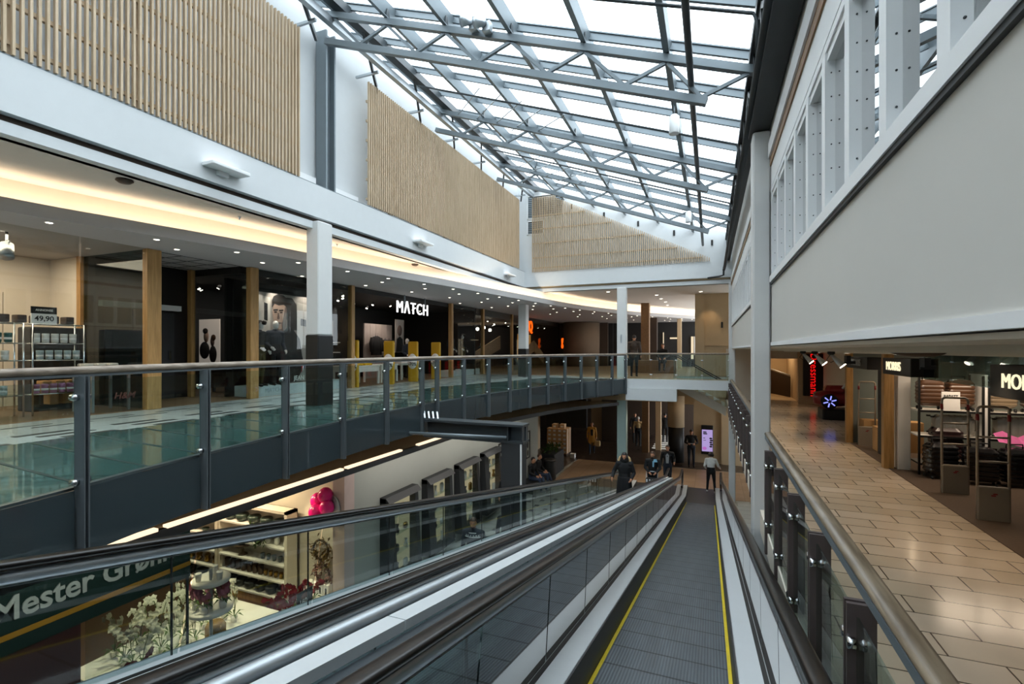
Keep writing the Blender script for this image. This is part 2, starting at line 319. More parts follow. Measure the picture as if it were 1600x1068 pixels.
# ---------------------------------------------------------------- right gallery and right wall
XR=.73
b=MB(); b.box(.66,-7,ZR-.3,5.2,23,ZR); st(b.build('floor_right_gallery',M['tile_right']))
b=MB(); b.prism([(2.9,2.5,ZR+.001),(5.2,2.5,ZR+.001),(5.2,13.0,ZR+.001),(2.9,13.0,ZR+.001)],(0,0,.01)); st(b.build('floor_carpet',M['carpet']))
b=MB(); b.box(4.0,-7,L,4.2,24,ZR-.3); st(b.build('wall_right_lower',M['cream_wall']))
b=MB(); b.box(XR,-7,.055,XR+.25,7.1,.87); b.box(XR,7.5,.055,XR+.25,19.6,.87); st(b.build('wall_right_panel',M['panel_grey']))
b=MB(); b.box(XR-.012,-7,.056,XR+.02,7.1,.1); b.box(XR-.012,7.5,.056,XR+.02,19.6,.1); st(b.build('trim_10',M['white_paint']))
b=MB(); b.box(XR,-7,2.05,XR+.25,19.6,4.6); st(b.build('wall_right_upper',M['panel_grey']))
b=MB(); b.box(XR+.02,-7,.03,1.5,19.6,.05); b.box(1.5,-7,-.02,2.4,19.6,.05); b.box(2.4,-7,-.06,5.2,23,.06); b.box(.73,19.6,-.06,2.4,23,.05); st(b.build('ceiling_right_gallery',M['cream_wall']))
b=MB(); b.box(5.2,-7,L,5.4,23,3); st(b.build('wall_right_outer',M['dark_wall']))
b=MB(); b.box(.62,22.6,ZR,2.0,22.9,.05); b.box(3.3,22.6,ZR,5.2,22.9,.05); b.box(2.0,22.6,-.35,3.3,22.9,.05); st(b.build('wall_right_end',M['cream_wall']))
b=MB(); b.box(1.9,26,ZR-.3,3.6,26.2,.3); b.box(1.8,22.9,ZR-.3,2.0,26,.3); b.box(3.3,22.9,ZR-.3,3.5,26,.3); b.box(1.8,22.9,.05,3.5,26.2,.3); b.box(1.8,22.9,ZR-.3,3.5,26.2,ZR); st(b.build('wall_passage',M['beige']))
# room behind the right windows
b=MB(); b.box(3.4,-7,.05,3.6,19.6,3.0); b.box(.95,-7,2.75,3.6,19.6,2.95); st(b.build('wall_right_room',M['cream_wall']))
# wood cornice and white trims over the right windows
b=MB(); b.box(XR-.03,-7,2.33,XR,7.0,2.43); b.box(XR-.03,7.5,2.33,XR,19.4,2.43); st(b.build('trim_11',M['oak_y']))
b=MB(); b.box(XR-.05,-7,2.43,XR,7.0,2.62); b.box(XR-.05,7.5,2.43,XR,19.4,2.62); b.box(XR-.015,-7,2.06,XR,7.0,2.33); b.box(XR-.015,7.5,2.06,XR,19.4,2.33); st(b.build('trim_12',M['white_paint']))
b=MB(); b.box(XR-.03,-7,.86,XR+.1,7.05,.94); b.box(XR-.03,7.5,.86,XR+.1,19.4,.94); b.box(XR-.012,-7,2.0,XR+.1,7.05,2.06); b.box(XR-.012,7.5,2.0,XR+.1,19.4,2.06); st(b.build('trim_13',M['white_paint']))
b=MB(); b.box(XR-.02,-7,.835,XR+.1,7.05,.86); b.box(XR-.02,7.5,.835,XR+.1,19.4,.86); st(b.build('trim_14',M['charcoal']))
# windows in the right wall: frame with bolted jambs, pane
wn=1
def right_window(y0,y1):
    global wn; wn+=1
    w=MB(); w.box(XR-.015,y1-.05,.94,XR+.06,y1,2.0); w.box(XR-.015,y0,.94,XR+.06,y0+.05,2.0); w.box(XR,y0+.05,1.94,XR+.06,y1-.05,2.0); w.box(XR,y0+.05,.94,XR+.06,y1-.05,.97)
    f=w.build('window_%d'%wn,M['white_paint']); st(f)
    p=MB(); p.box(XR+.045,y0+.05,.97,XR+.051,y1-.05,1.94); p.build('pane',M['glass_win'],f)
    s=MB()
    for k in range(6): s.lathe((0,0,0),[(.005,0),(.005,.003)],8); s.v[-16:]=[(XR+.022+q[0],y1-.05-q[2],1.06+k*.16+q[1]) for q in s.v[-16:]]
    s.build('bolt',M['steel_dark'],f)
M['glass_win']=glass('glass_win','d5dcda',3.2)
ys=[7.0-.62*k for k in range(12)]
for y in ys: right_window(y-.62,y)
y=19.3
while y>8: right_window(y-.62,y); y-=.62
# ---------------------------------------------------------------- skylight
zr=lambda x:4.48-.36*x
b=MB(); b.add([(-7.9,-7,zr(-7.9)+.02),(.95,-7,zr(.95)+.02),(.95,19.9,zr(.95)+.02),(-7.9,19.9,zr(-7.9)+.02)],[(0,1,2,3)]); st(b.build('window_1',M['glass_sky']))
UPR=V((.36,0,1)).normalized()
RX=[-.6-1.25*k for k in range(6)]
for i,x in enumerate(RX):
    r=thing('roof_rafter','long grey steel skylight rafter running down the hall, %s from the right'%ORD[i],'rafter',(x,6,zr(x)-.17),group='skylight rafters')
    b=MB(); b.beam((x,-7,zr(x)-.16),(x,19.48,zr(x)-.16),.016,.27,up=(.36,0,1)); b.build('web',M['steel'],r,True)
    b=MB(); b.beam((x,-7,zr(x)-.3),(x,19.48,zr(x)-.3),.09,.016,up=(.36,0,1)); b.beam((x,-7,zr(x)-.02),(x,19.48,zr(x)-.02),.09,.016,up=(.36,0,1)); b.build('flange',M['steel'],r,True)
ny=0
y=-6.2
while y<19.3:
    b=MB(); b.beam((-7.6,y,zr(-7.6)-.05),(.8,y,zr(.8)-.05),.05,.11,up=(.36,0,1)); b.beam((-7.6,y,zr(-7.6)+.02),(.8,y,zr(.8)+.02),.1,.02,up=(.36,0,1))
    o=b.build('glazing_bar',M['steel']); tag(o,'pale glazing bar crossing the skylight, %s from the end wall'%ORD[21-ny] if ny<=21 else 'x','glazing bar','skylight glazing bars'); ny+=1
    y+=1.17
# trusses under the rafters
def truss(y,idx,where):
    T=lambda x,dz:(x,y,zr(x)+dz)
    r=thing('roof_truss','grey lattice truss of two chords and zigzag braces under the skylight, '+where,'truss',(-3.3,y,zr(-3.3)-.6),group='skylight trusses')
    b=MB(); b.beam(T(-7.25,-.38),T(.62,-.38),.11,.11,up=(.36,0,1)); b.build('top_chord',M['steel'],r,True)
    b=MB(); b.beam(T(-7.05,-.92),T(-.05,-.92),.11,.11,up=(.36,0,1)); b.build('bottom_chord',M['steel'],r,True)
    xs=[.5]+RX; 
    bx=[-.12]+[x-.62 for x in RX[:-1]]
    seq=[]
    for k in range(6):
        top0=xs[k]; bot=bx[k]; top1=xs[k+1] if k+1<len(xs) else -6.9
        for a in((top0,bot),(bot,top1)):
            b=MB(); b.beam(T(a[0],-.43),T(a[1],-.87),.05,.05) if a is not None and a[0]>a[1] and a==(top0,bot) else b.beam(T(a[0],-.87),T(a[1],-.43),.05,.05)
            b.build('brace',M['steel'],r,True)
    for x in RX[:6]:
        b=MB(); b.prism([(x+.012,y-.06,zr(x)-.33),(x+.012,y+.06,zr(x)-.33),(x+.012,y+.03,zr(x)-.14),(x+.012,y-.03,zr(x)-.14)],(.014,0,0)); b.build('gusset',M['steel_dark'],r,True)
for i,(y,wh) in enumerate(((3.5,'over the top landing'),(7.6,'nearest in view'),(11.8,'middle one in view'),(16.0,'near the end wall'))): truss(y,i,wh)
# left edge: double eaves beam with slanted struts, steel post
r=thing('eaves_girder','pale and dark steel girder with slanted struts along the top of the left wall','girder',(-6.95,10,6.3),group=None)
b=MB(); b.box(-6.98,-6.9,6.38,-6.86,19.4,6.52); b.build('lower_chord',M['alu'],r,True)
b=MB(); b.box(-6.8,-6.9,6.62,-6.62,19.4,6.8); b.build('upper_chord',M['steel_dark'],r,True)
y=1.0
while y<19:
    b=MB(); b.beam((-7.3,y+.9,6.2),(-6.72,y-.3,6.66),.05,.09); b.build('strut',M['steel_dark'],r,True)
    b=MB(); b.beam((-7.6,y+.55,6.3),(-6.98,y+.55,6.3),.05,.05); b.build('tie',M['alu'],r,True)
    y+=1.9
b=MB(); b.box(-7.6,7.9,3.315,-7.33,7.94,6.6); b.box(-7.6,8.14,3.315,-7.33,8.18,6.6); b.box(-7.49,7.92,3.315,-7.45,8.16,6.6)
tag(b.build('steel_post',M['steel']),'dark grey steel I-section post between the two slat screens','post')
# thin conduit wires slanting in the trusses
k=0
for y0 in (11.2,15.4):
    for j in range(5):
        x=-5.2+j*.45; b=MB(); b.tube([(x-1.1,y0+.5+.15*j,zr(x-1.1)-.4),(x+.4,y0-1.3+.15*j,zr(x+.4)-.34)],.013,6)
        tag(b.build('hanger_rod',M['alu']),'thin pale rod slanting up between truss chords, %s from the left, %s'%(ORD[j],'middle truss' if y0<12 else 'far truss'),'rod','thin slanting roof rods'); k+=1
# right edge: dark lattice girder, gutter pipe and dark soffit box
r=thing('lattice_girder','dark steel lattice girder along the right edge of the skylight','girder',(.56,10,3.6))
b=MB(); b.box(.5,-7,4.0,.66,19.45,4.12); b.build('top_chord',M['girder'],r,True)
b=MB(); b.box(.5,-7,3.25,.66,19.45,3.36); b.build('bottom_chord',M['girder'],r,True)
y=-1.0;s=0
while y<19:
    b=MB(); b.beam((.56,y,3.36),(.56,y+1.05,4.0),.05,.07) if s==0 else b.beam((.56,y,4.0),(.56,y+1.05,3.36),.05,.07); b.build('brace',M['girder'],r,True)
    b=MB(); b.box(.54,y-.03,3.36,.6,y+.03,4.0); b.build('upright',M['girder'],r,True)
    s=1-s; y+=1.05
b=MB(); b.box(.48,-6.9,2.86,.71,7.4,3.1); tag(b.build('gutter_box',M['girder']),'dark boxed gutter above the wood cornice on the right','gutter')
b=MB(); b.tube([(.47,-7,2.95),(.47,19.0,2.95),(.45,19.3,2.9)],.05,10); b.tube([(.45,19.25,3.0),(.44,19.35,2.72),(.3,19.36,2.68),(-.1,19.36,2.64)],.035,8); tag(b.build('drain_pipe',M['girder']),'dark drain pipe running down the right side to the end wall','pipe')
b=MB(); b.tube([(-.26,-6,3.87),(-.26,19.38,3.87)],.045,12); tag(b.build('sprinkler_main',M['steel_dark']),'long straight grey pipe hanging under the skylight down to the end wall','pipe')
for i,(y,nm) in enumerate(((6.3,'nearest'),(10.2,'second'),(14.2,'farthest'))):
    b=MB(); b.tube([(x,y,zr(x)-.42) for x in(-6.6,-4,-2,0,.46)]+[(.5,y,zr(.5)-.5),(.5,y,3.4)],.022,8)
    tag(b.build('branch_pipe',M['steel_dark']),'thin sprinkler pipe across the skylight ending in an elbow, '+nm+' one','pipe','sprinkler branch pipes')
for i,(x,y,z,nm) in enumerate(((-.6,9.2,3.86,'nearer'),(-.62,15.9,3.9,'farther'))):
    r=thing('pendant_light','white drum pendant lamp under the skylight, %s one'%nm,'lamp',(x,y,z),group='pendant drums')
    b=MB(); b.lathe((x,y,z),[(.085,0),(.09,.01),(.09,.3),(.05,.34)],16); b.build('drum',M['white_paint'],r,True)
    b=MB(); b.tube([(x,y,z+.33),(x,y,zr(x)-.3)],.012,6); b.build('stem',M['steel'],r,True)
# spotlights on the nearest truss
for i,(x,nm) in enumerate(((-3.75,'left'),(-3.5,'right'))):
    r=thing('truss_spotlight','pale floodlight clamped to the nearest roof truss, %s of the pair'%nm,'spotlight',(x,7.4,zr(x)-.28),group='truss floodlights')
    b=MB(); b.tube([(x,7.42,zr(x)-.25),(x-.13,7.3,zr(x)-.32)],[.07,.085],14); b.build('head',M['alu'],r,True)
    b=MB(); b.box(x-.05,7.42,zr(x)-.4,x+.09,7.54,zr(x)-.24); b.build('ballast',M['alu'],r,True)
# ---------------------------------------------------------------- timber slat screens
def screen(name,label,y0,y1,z0,topf,pitch,x=XW):
    r=thing(name,label,'slat screen',(x,(y0+y1)/2,z0))
    b=MB(); y=y0
    while y<y1: b.box(x-.02,y,z0,x+.03,y+pitch*.36,topf(y)); y+=pitch
    b.build('slats',M['slat'],r,True)
    b=MB(); z=z0+.12
    while z<topf(y1)-.05: b.box(x-.07,y0,z,x-.02,y1-.02,z+.05); z+=.45
    b.build('battens',M['slat'],r,True)
    b=MB(); y=y0+.9
    while y<y1: b.box(x-.12,y,z0,x-.05,y+.09,topf(y)); y+=1.35
    b.build('uprights',M['slat'],r,True)
screen('slat_screen','large slatted timber screen high on the left wall, nearest one',-2,7.18,3.32,lambda y:6.17,.078)
screen('slat_screen','long slatted timber screen on the left wall beyond the steel post',9.2,18.75,3.34,lambda y:6.17,.078)
r=thing('slat_screen','slatted timber screen with sloping top on the end wall','slat screen',(-3.5,YE-.06,3.27))
tz=lambda x:6.3+(x+5.95)*(-2.9/5.9) if x>-5.95 else 6.45
b=MB(); x=-6.95
while x<-.04: b.box(x,YE-.1,3.27,x+.03,YE-.05,max(3.36,min(6.4,tz(x)))); x+=.075
b.build('slats',M['slat'],r,True)
b=MB()
for z in(3.42,3.85,4.45,5.05,5.6): b.box(-6.95,YE-.05,z,min(-.06,-5.95+(6.2-z)*5.9/2.9),YE-.01,z+.04)
b.build('battens',M['slat'],r,True)
for (x0,x1,z0,z1,nm) in((-7.2,-5.6,5.52,6.5,'larger upper'),(-7.2,-6.45,4.85,5.45,'smaller lower')):
    r=thing('air_grille','%s louvred air grille with white frame partly behind the end-wall slats'%nm,'grille',(x0,YE,z0),group='end wall grilles')
    b=MB(); b.box(x0,YE-.03,z0,x1,YE-.005,z0+.04); b.box(x0,YE-.03,z1-.04,x1,YE-.005,z1); b.box(x0,YE-.03,z0,x0+.04,YE-.005,z1); b.box(x1-.04,YE-.03,z0,x1,YE-.005,z1); b.build('frame',M['white_paint'],r,True)
    b=MB(); b.box(x0+.04,YE-.004,z0,x1-.04,YE-.001,z1,1); z=z0+.05
    while z<z1-.07: b.add([(x0+.04,YE-.03,z),(x1-.04,YE-.03,z),(x1-.04,YE-.004,z+.06),(x0+.04,YE-.004,z+.06)],[(0,1,2,3)]); z+=.08
    b.build('louvres',[M['steel'],M['black']],r,True)
for k in range(5):
    x=-5.3+k*1.33; b=MB(); b.box(x,YE-.03,zr(x)-.62,x+.07,YE-.005,zr(x)-.42); tag(b.build('wall_sensor',M['black']),'small black box on the end wall under the skylight edge, %s from the left'%ORD[k],'sensor','end wall black boxes')
b=MB(); b.box(XW-.4,8.25,3.34,XW-.2,9.1,3.5); tag(b.build('cable_tray',M['white_paint']),'white cable box at the foot of the wall right of the steel post','box')
b=MB(); b.box(XW-.4,7.25,3.34,XW-.2,7.8,3.52); tag(b.build('cable_tray',M['white_paint']),'white cable box at the foot of the wall left of the steel post','box')
# ---------------------------------------------------------------- inclined travelators
BM=.2037; BH=1.7
def beltmat():
    m,nt=newmat('pallet_belt'); out=nd(nt,'ShaderNodeOutputMaterial'); b=nd(nt,'ShaderNodeBsdfPrincipled'); nt.links.new(b.outputs[0],out.inputs[0])
    b.inputs['Metallic'].default_value=.55; b.inputs['Roughness'].default_value=.42
    tc=nd(nt,'ShaderNodeTexCoord'); sp=nd(nt,'ShaderNodeSeparateXYZ'); nt.links.new(tc.outputs['Object'],sp.inputs[0])
    def math_(op,a,bv=None):
        n=nd(nt,'ShaderNodeMath',operation=op)
        if hasattr(a,'is_output'): nt.links.new(a,n.inputs[0])
        else: n.inputs[0].default_value=a
        if bv is not None:
            if hasattr(bv,'is_output'): nt.links.new(bv,n.inputs[1])
            else: n.inputs[1].default_value=bv
        return n.outputs[0]
    gx=math_('PINGPONG',math_('MULTIPLY',sp.outputs[0],1/.024),.5)          # fine comb ribs
    jy=math_('FRACT',math_('MULTIPLY',sp.outputs[1],1/.40)); jl=math_('LESS_THAN',jy,.06)
    nz=nd(nt,'ShaderNodeTexNoise'); nz.inputs['Scale'].default_value=3; nz.inputs['Detail'].default_value=6; mp=nd(nt,'ShaderNodeMapping'); mp.inputs['Scale'].default_value=(3,.5,1); nt.links.new(tc.outputs['Object'],mp.inputs[0]); nt.links.new(mp.outputs[0],nz.inputs['Vector'])
    rib=math_('MULTIPLY',gx,1.0)
    val=math_('MULTIPLY',math_('ADD',rib,.62),math_('SUBTRACT',1.0,math_('MULTIPLY',jl,.7)))
    val=math_('MULTIPLY',val,math_('ADD',math_('MULTIPLY',nz.outputs['Fac'],.7),.65))
    cr=nd(nt,'ShaderNodeMix'); cr.data_type='RGBA'; cr.blend_type='MULTIPLY'; cr.inputs[0].default_value=1; cr.inputs[6].default_value=lin('656d73'); nt.links.new(val,cr.inputs[7]); nt.links.new(cr.outputs[2],b.inputs['Base Color'])
    bp=nd(nt,'ShaderNodeBump'); bp.inputs['Strength'].default_value=.5; bp.inputs['Distance'].default_value=.006; nt.links.new(gx,bp.inputs['Height']); nt.links.new(bp.outputs[0],b.inputs['Normal'])
    return m
M['belt']=beltmat()
def path(h,y0,y1,flat0=None,flat1=None):
    """points (y,z) of the incline lifted by h, with short level runs at both ends"""
    P=[]
    if flat0 is not None: P+=[(flat0,-BH-BM*(-.6)+h),(-.9,-BH-BM*(-.6)+h)]
    P+=[(y0+(y1-y0)*k/12,-BH-BM*(y0+(y1-y0)*k/12)+h) for k in range(13)]
    if flat1 is not None: P+=[(19.35,L+.01+h),(flat1,L+.01+h)]
    return P
def sweep(b,sec,P,m=0,cap=True,sm=False):
    """closed section [(x,n)] swept along P [(y,z)], n measured along the path normal"""
    vs=[];n=len(sec);N=len(P)
    for i,(y,z) in enumerate(P):
        a=V(P[max(i-1,0)]); c=V(P[min(i+1,N-1)]); d=(c-a).normalized(); q=V((-d.y,d.x))
        for x,h in sec: vs.append((x,y+q.x*h,z+q.y*h))
    fs=[(i*n+k,i*n+(k+1)%n,(i+1)*n+(k+1)%n,(i+1)*n+k) for i in range(N-1) for k in range(n)]
    if cap: fs+=[tuple(range(n)),tuple((N-1)*n+k for k in range(n-1,-1,-1))]
    b.add(vs,fs,m,sm)
def rect(x0,x1,h0,h1): return [(x0,h0),(x1,h0),(x1,h1),(x0,h1)]
def rrect(xc,w,h0,h1,n=4):
    r=(h1-h0)/2; out=[]
    for k in range(n+1): a=-PI/2+PI*k/n; out.append((xc+w/2-r+r*math.cos(a),(h0+h1)/2+r*math.sin(a)))
    for k in range(n+1): a=PI/2+PI*k/n; out.append((xc-w/2+r+r*math.cos(a),(h0+h1)/2+r*math.sin(a)))
    return out
def newel(h,Y,r,z):  # level run then half-circle down and back
    return [(Y+r*math.sin(PI*k/10),z-r+r*math.cos(PI*k/10)) for k in range(11)]
def travelator(xl,xr,label,gm,dxl=0,dhl=0):
    xc=(xl+xr)/2; r=thing('travelator',label,'moving walkway',(xc,9.5,-BH-BM*9.5))
    P0=path(0,-.5,19.05)
    b=MB(); sweep(b,rect(xl,xr,-.05,0),P0); b.build('pallet_belt',M['belt'],r,True)
    b=MB(); sweep(b,rect(xl,xl+.028,0,.004),P0); sweep(b,rect(xr-.028,xr,0,.004),P0); b.build('yellow_edge',M['yellow'],r,True)
    b=MB(); b.box(xl,-4,-1.64,xr,-.5,-1.59); b.build('landing_plate',M['skirt'],r,True); b=MB(); b.box(xl-.2,19.05,L+.002,xr+.2,21.2,L+.018); b.build('landing_plate',M['skirt'],r,True)
    b=MB(); b.box(xl,19.0,L+.0,xr,19.12,L+.03); b.build('comb_plate',M['steel_dark'],r,True)
    PF=path(0,-.5,19.0,-4,20.6)
    for s,xb in((-1,xl),(1,xr)):
        w=lambda a,c:(min(xb+s*a,xb+s*c),max(xb+s*a,xb+s*c))
        side='left' if s<0 else 'right'
        b=MB(); sweep(b,rect(*w(.004,.02),-.04,.235),PF); b.build('skirt_panel',M['skirt'],r,True)
        b=MB(); sweep(b,rect(*w(.015,.172),.21,.235),PF); sweep(b,rect(*w(.205,.33),.21,.232),PF); b.build('deck',M['deck_alu'],r,True)
        b=MB(); sweep(b,rect(*w(.172,.205),.20,.238),PF); b.build('glass_seal',M['black'],r,True)
        dh=dhl if s<0 else 0; xg=xb+s*(.215+(dxl if s<0 else 0))
        # glass panels with dark open joints
        b=MB(); y=-3.5
        while y<20.3:
            y1=min(y+1.09,20.35); Q=[(q,(-BH-BM*q if q<19.2 else L+.01) if q>-.6 else -BH+.12) for q in (y+.006,(y+y1)/2,y1-.006)]
            sweep(b,rect(xg-.006,xg+.006,.2,.855+dh),Q); y+=1.1
        b.build('glass_panels',M[gm],r,True)
        b=MB(); y=-3.5
        while y<20:
            z=(-BH-BM*y if y<19.2 else L) if y>-.6 else -BH+.12
            b.box(xg-.004,y-.005,z+.2,xg+.004,y+.005,z+.85); y+=1.1
        b.build('joint_strips',M['charcoal'],r,True)
        PH=path(0,-.5,18.9,-4,20.3)
        b=MB(); sweep(b,rrect(xg,.05,.785+dh,.862+dh),PH,sm=True); b.build('handrail_profile',M['alu'],r,True)
        b=MB(); sweep(b,rect(xg-.03,xg+.03,.862+dh,.888+dh),PH); b.build('handrail_guide',M['alu_dark'],r,True)
        b=MB(); end=[(y,z) for y,z in newel(0,20.3,.3,L+.01+.905+dh)]
        PR=[(y,z+.905+dh) for y,z in PH[:-1]]+end+[(20.0,L+.315)]
        sweep(b,rrect(xg,.085,-.018,.018),PR,sm=True); b.build('handrail',M['rubber'],r,True)
        b=MB(); sweep(b,rect(*w(.33,.345),-.75,.232),PF); b.build('outer_cladding',M['alu_dark'] if s*1>0 else M['steel'],r,True)
    b=MB(); sweep(b,rect(xl-.33,xr+.33,-.8,-.75),P0); b.build('underside',M['steel_dark'],r,True)
    return r
M['glass_trav']=glass('glass_trav','bccaca',4.2)
M['glass_trav2']=glass('glass_trav2','d8e2e2',1.15)
TR=travelator(-.82,.157,'descending travelator in the foreground with grey pallet belt and yellow edge lines','glass_trav')
TL=travelator(-2.79,-1.76,'second travelator left of the foreground one, carrying people towards the camera','glass_trav2',.06,.04)
r=thing('divider_cover','bright metal cover strip between the two travelator handrails','cover',(-1.3,9,-3))
PD=path(0,-.5,18.7)
b=MB(); sweep(b,rrect(-1.445,.07,.80,.865,6),PD,sm=True); b.build('bullnose',M['alu'],r,True)
b=MB(); sweep(b,rect(-1.41,-1.37,.80,.82),PD); sweep(b,rect(-1.275,-1.16,.77,.79),PD); sweep(b,rect(-1.41,-1.2,.1,.12),PD); b.build('groove',M['steel_dark'],r,True)
y=-.5;
b=MB()
while y<18.5:
    Q=[(q,-BH-BM*q) for q in(y+.004,min(y+2.2,18.7)-.004)]; sweep(b,rect(-1.37,-1.275,.80,.845),Q); y+=2.2
b.build('cover_plate',M['deck_alu'],r,True)
# ---------------------------------------------------------------- glass balustrade of the left gallery
POSTS=[];t=0
tot=sum(math.dist(RAILC[i],RAILC[i+1]) for i in range(len(RAILC)-1))
def rail_t(y):
    s=0
    for i in range(len(RAILC)-1):
        l=math.dist(RAILC[i],RAILC[i+1])
        if RAILC[i+1][1]>=y: return s+l*(y-RAILC[i][1])/(RAILC[i+1][1]-RAILC[i][1])
        s+=l
    return s
PY=[-3.7,-2.5,-1.3,-.1,1.1,2.35,3.58,4.81,6.03,7.24,8.44,9.01,10.09,11.21,12.28,13.36,14.42,15.44,16.4,17.35,18.23,18.93]
BAL=thing('glass_balustrade','long curving glass balustrade with dark steel posts and wood handrail on the left gallery edge','balustrade',(-5,8,ZL))
hr=[(x+.02,y,-.185) for x,y in RAILC]
b=MB(); b.tube([(x,y,z+.02) for x,y,z in hr],.034,10); b.build('handrail',M['rail_wood'],BAL,True)
b=MB()
for i in range(len(hr)-1): b.beam((hr[i][0],hr[i][1],hr[i][2]-.022),(hr[i+1][0],hr[i+1][1],hr[i+1][2]-.022),.04,.02)
b.build('rail_channel',M['post_grey'],BAL,True)
pp=[]
for y in PY:
    p,d=curve_at(RAILC,rail_t(y)); pp.append((p,d)); nrm=V((d.y,-d.x,0))
    b=MB(); 
    for s in(-1,1): b.beam(p+nrm*.045+d*(s*.018)+V((0,0,-1.68)),p+nrm*.045+d*(s*.018)+V((0,0,-.21)),.012,.095,up=nrm)
    b.beam(p+nrm*.03+V((0,0,-1.6)),p+nrm*.03+V((0,0,-.23)),.03,.03,up=nrm)
    po=b.build('post',M['post_grey'],BAL,True)
    b=MB()
    for z in(-.38,-1.06):
        for s in(-1,1): b=MB(); b.tube([p+d*(s*.045)+nrm*.0+V((0,0,z)),p+d*(s*.045)+nrm*.055+V((0,0,z))],.026,12); b.build('clamp',M['chrome'],po,True)
def sub(y0,y1,n=4):
    return [curve_at(RAILC,rail_t(y0+(y1-y0)*k/n))[0] for k in range(n+1)]
for i in range(len(PY)-1):
    q=sub(PY[i]+.04,PY[i+1]-.04)
    b=MB(); b.wallcurve([(p.x+.035,p.y) for p in q],-1.09,-.25,.01); b.build('glass_panel',M['glass'],BAL,True)
    b=MB(); b.wallcurve([(p.x+.035,p.y) for p in q],-1.66,-1.12,.01); b.build('apron_glass',M['glass_apron'],BAL,True)
# ---------------------------------------------------------------- right gallery balustrade
def right_bal(y0,y1,name):
    r=thing('glass_balustrade',name,'balustrade',(.7,(y0+y1)/2,ZR))
    b=MB(); sec=[]; 
    for k in range(12): a=2*PI*k/12; sec.append((.70+.05*math.cos(a),.028*math.sin(a)))
    sweep(b,sec,[(y0,-1.085),(y1,-1.085)],sm=True); b.build('handrail',M['rail_wood2'],r,True)
    b=MB(); b.box(.655,y0,-1.15,.69,y1,-1.105); b.build('rail_channel',M['steel'],r,True)
    y=y1-.85; prev=y1
    ys=[]
    while y>y0: ys.append(y); y-=.9
    for y in ys:
        b=MB()
        for s in(-1,1): b.box(.575,y+s*.022-.012,-2.32,.69,y+s*.022+.012,-1.15)
        po=b.build('post',M['post_brown'],r,True)
        for z in(-1.32,-1.98):
            for q in(-.05,.05): b=MB(); b.tube([(.572,y+q,z),(.603,y+q,z)],.026,12); b.build('clamp',M['chrome'],po,True)
    for a,c in zip(ys[:-1],ys[1:]):
        b=MB(); b.box(.608,c+.05,-2.3,.618,a-.05,-1.2); b.build('glass_panel',M['glass'],r,True)
M['rail_wood2']=wood('rail_wood2','5d5040','8a7c68',.35,axis=1); M['post_brown']=mat('post_brown','574d4c',.4,.3,var=.06)
right_bal(-2,7.12,'glass balustrade with broad brown handrail beside the tiled right gallery, nearest stretch')
right_bal(7.52,19.35,'farther stretch of the brown-railed balustrade beyond the white column')
# slab edge under the right gallery
b=MB(); b.box(.6,-7,-2.36,.66,23,ZR-.0); st(b.build('trim_15',M['cream_wall']))
# ---------------------------------------------------------------- columns
def column(x0,y0,x1,y1,z0,z1,label,mats='column_paint',black=None,ch=.02,cat='column'):
    r=thing('square_column',label,cat,((x0+x1)/2,(y0+y1)/2,z0))
    zb=black if black else z0
    b=MB(); b.bbox(x0,y0,zb,x1,y1,z1,ch); b.build('shaft',M[mats],r,True)
    if black: b=MB(); b.bbox(x0-.012,y0-.012,z0,x1+.012,y1+.012,zb,ch); b.build('black_base',M['black'],r,True)
column(.515,7.13,.725,7.5,L,2.85,'tall white square column beside the right gallery handrail, from lower floor to roof')
column(.62,19.42,.84,19.7,L,2.44,'slim white column at the right end of the bridge')
column(-7.52,7.55,-7.2,7.95,ZL,2.57,'white column with black lower half standing on the left gallery',black=.30)
column(-7.5,19.2,-7.15,19.55,ZL,2.5,'white column with black lower half near the corner of the end wall',black=.05)
column(-3.42,19.45,-3.06,19.8,ZL,2.45,'white column where the curved balustrade meets the bridge')
column(-3.42,19.45,-3.06,19.8,L,-1.97,'teal-painted column under the bridge',mats='column_teal')
M2=None
# bridge edge beams and glass
b=MB(); b.box(-3.0,19.05,-1.45,.62,19.3,ZL+.01); st(b.build('trim_16',M['white_wall']))
b=MB(); b.box(-3.0,18.95,-1.9,-1.15,19.35,-1.46); st(b.build('trim_17',M['white_wall']))
r=thing('glass_balustrade','frameless glass balustrade with thin wood rail across the bridge','balustrade',(-1.2,19.1,ZL))
b=MB(); b.tube([(-3.0,19.1,-.14),(.62,19.1,-.14)],.03,8); b.build('handrail',M['rail_wood'],r,True)
for k in range(4):
    x0=-2.98+k*.9; b=MB(); b.box(x0+.01,19.095,-1.1,x0+.89,19.105,-.17); g=b.build('glass_panel',M['glass'],r,True)
    for z in(-.38,-.93):
        for xx in (x0+.02,x0+.88): b=MB(); b.tube([(xx,19.08,z),(xx,19.12,z)],.024,8); b.build('clamp',M['chrome'],g,True)
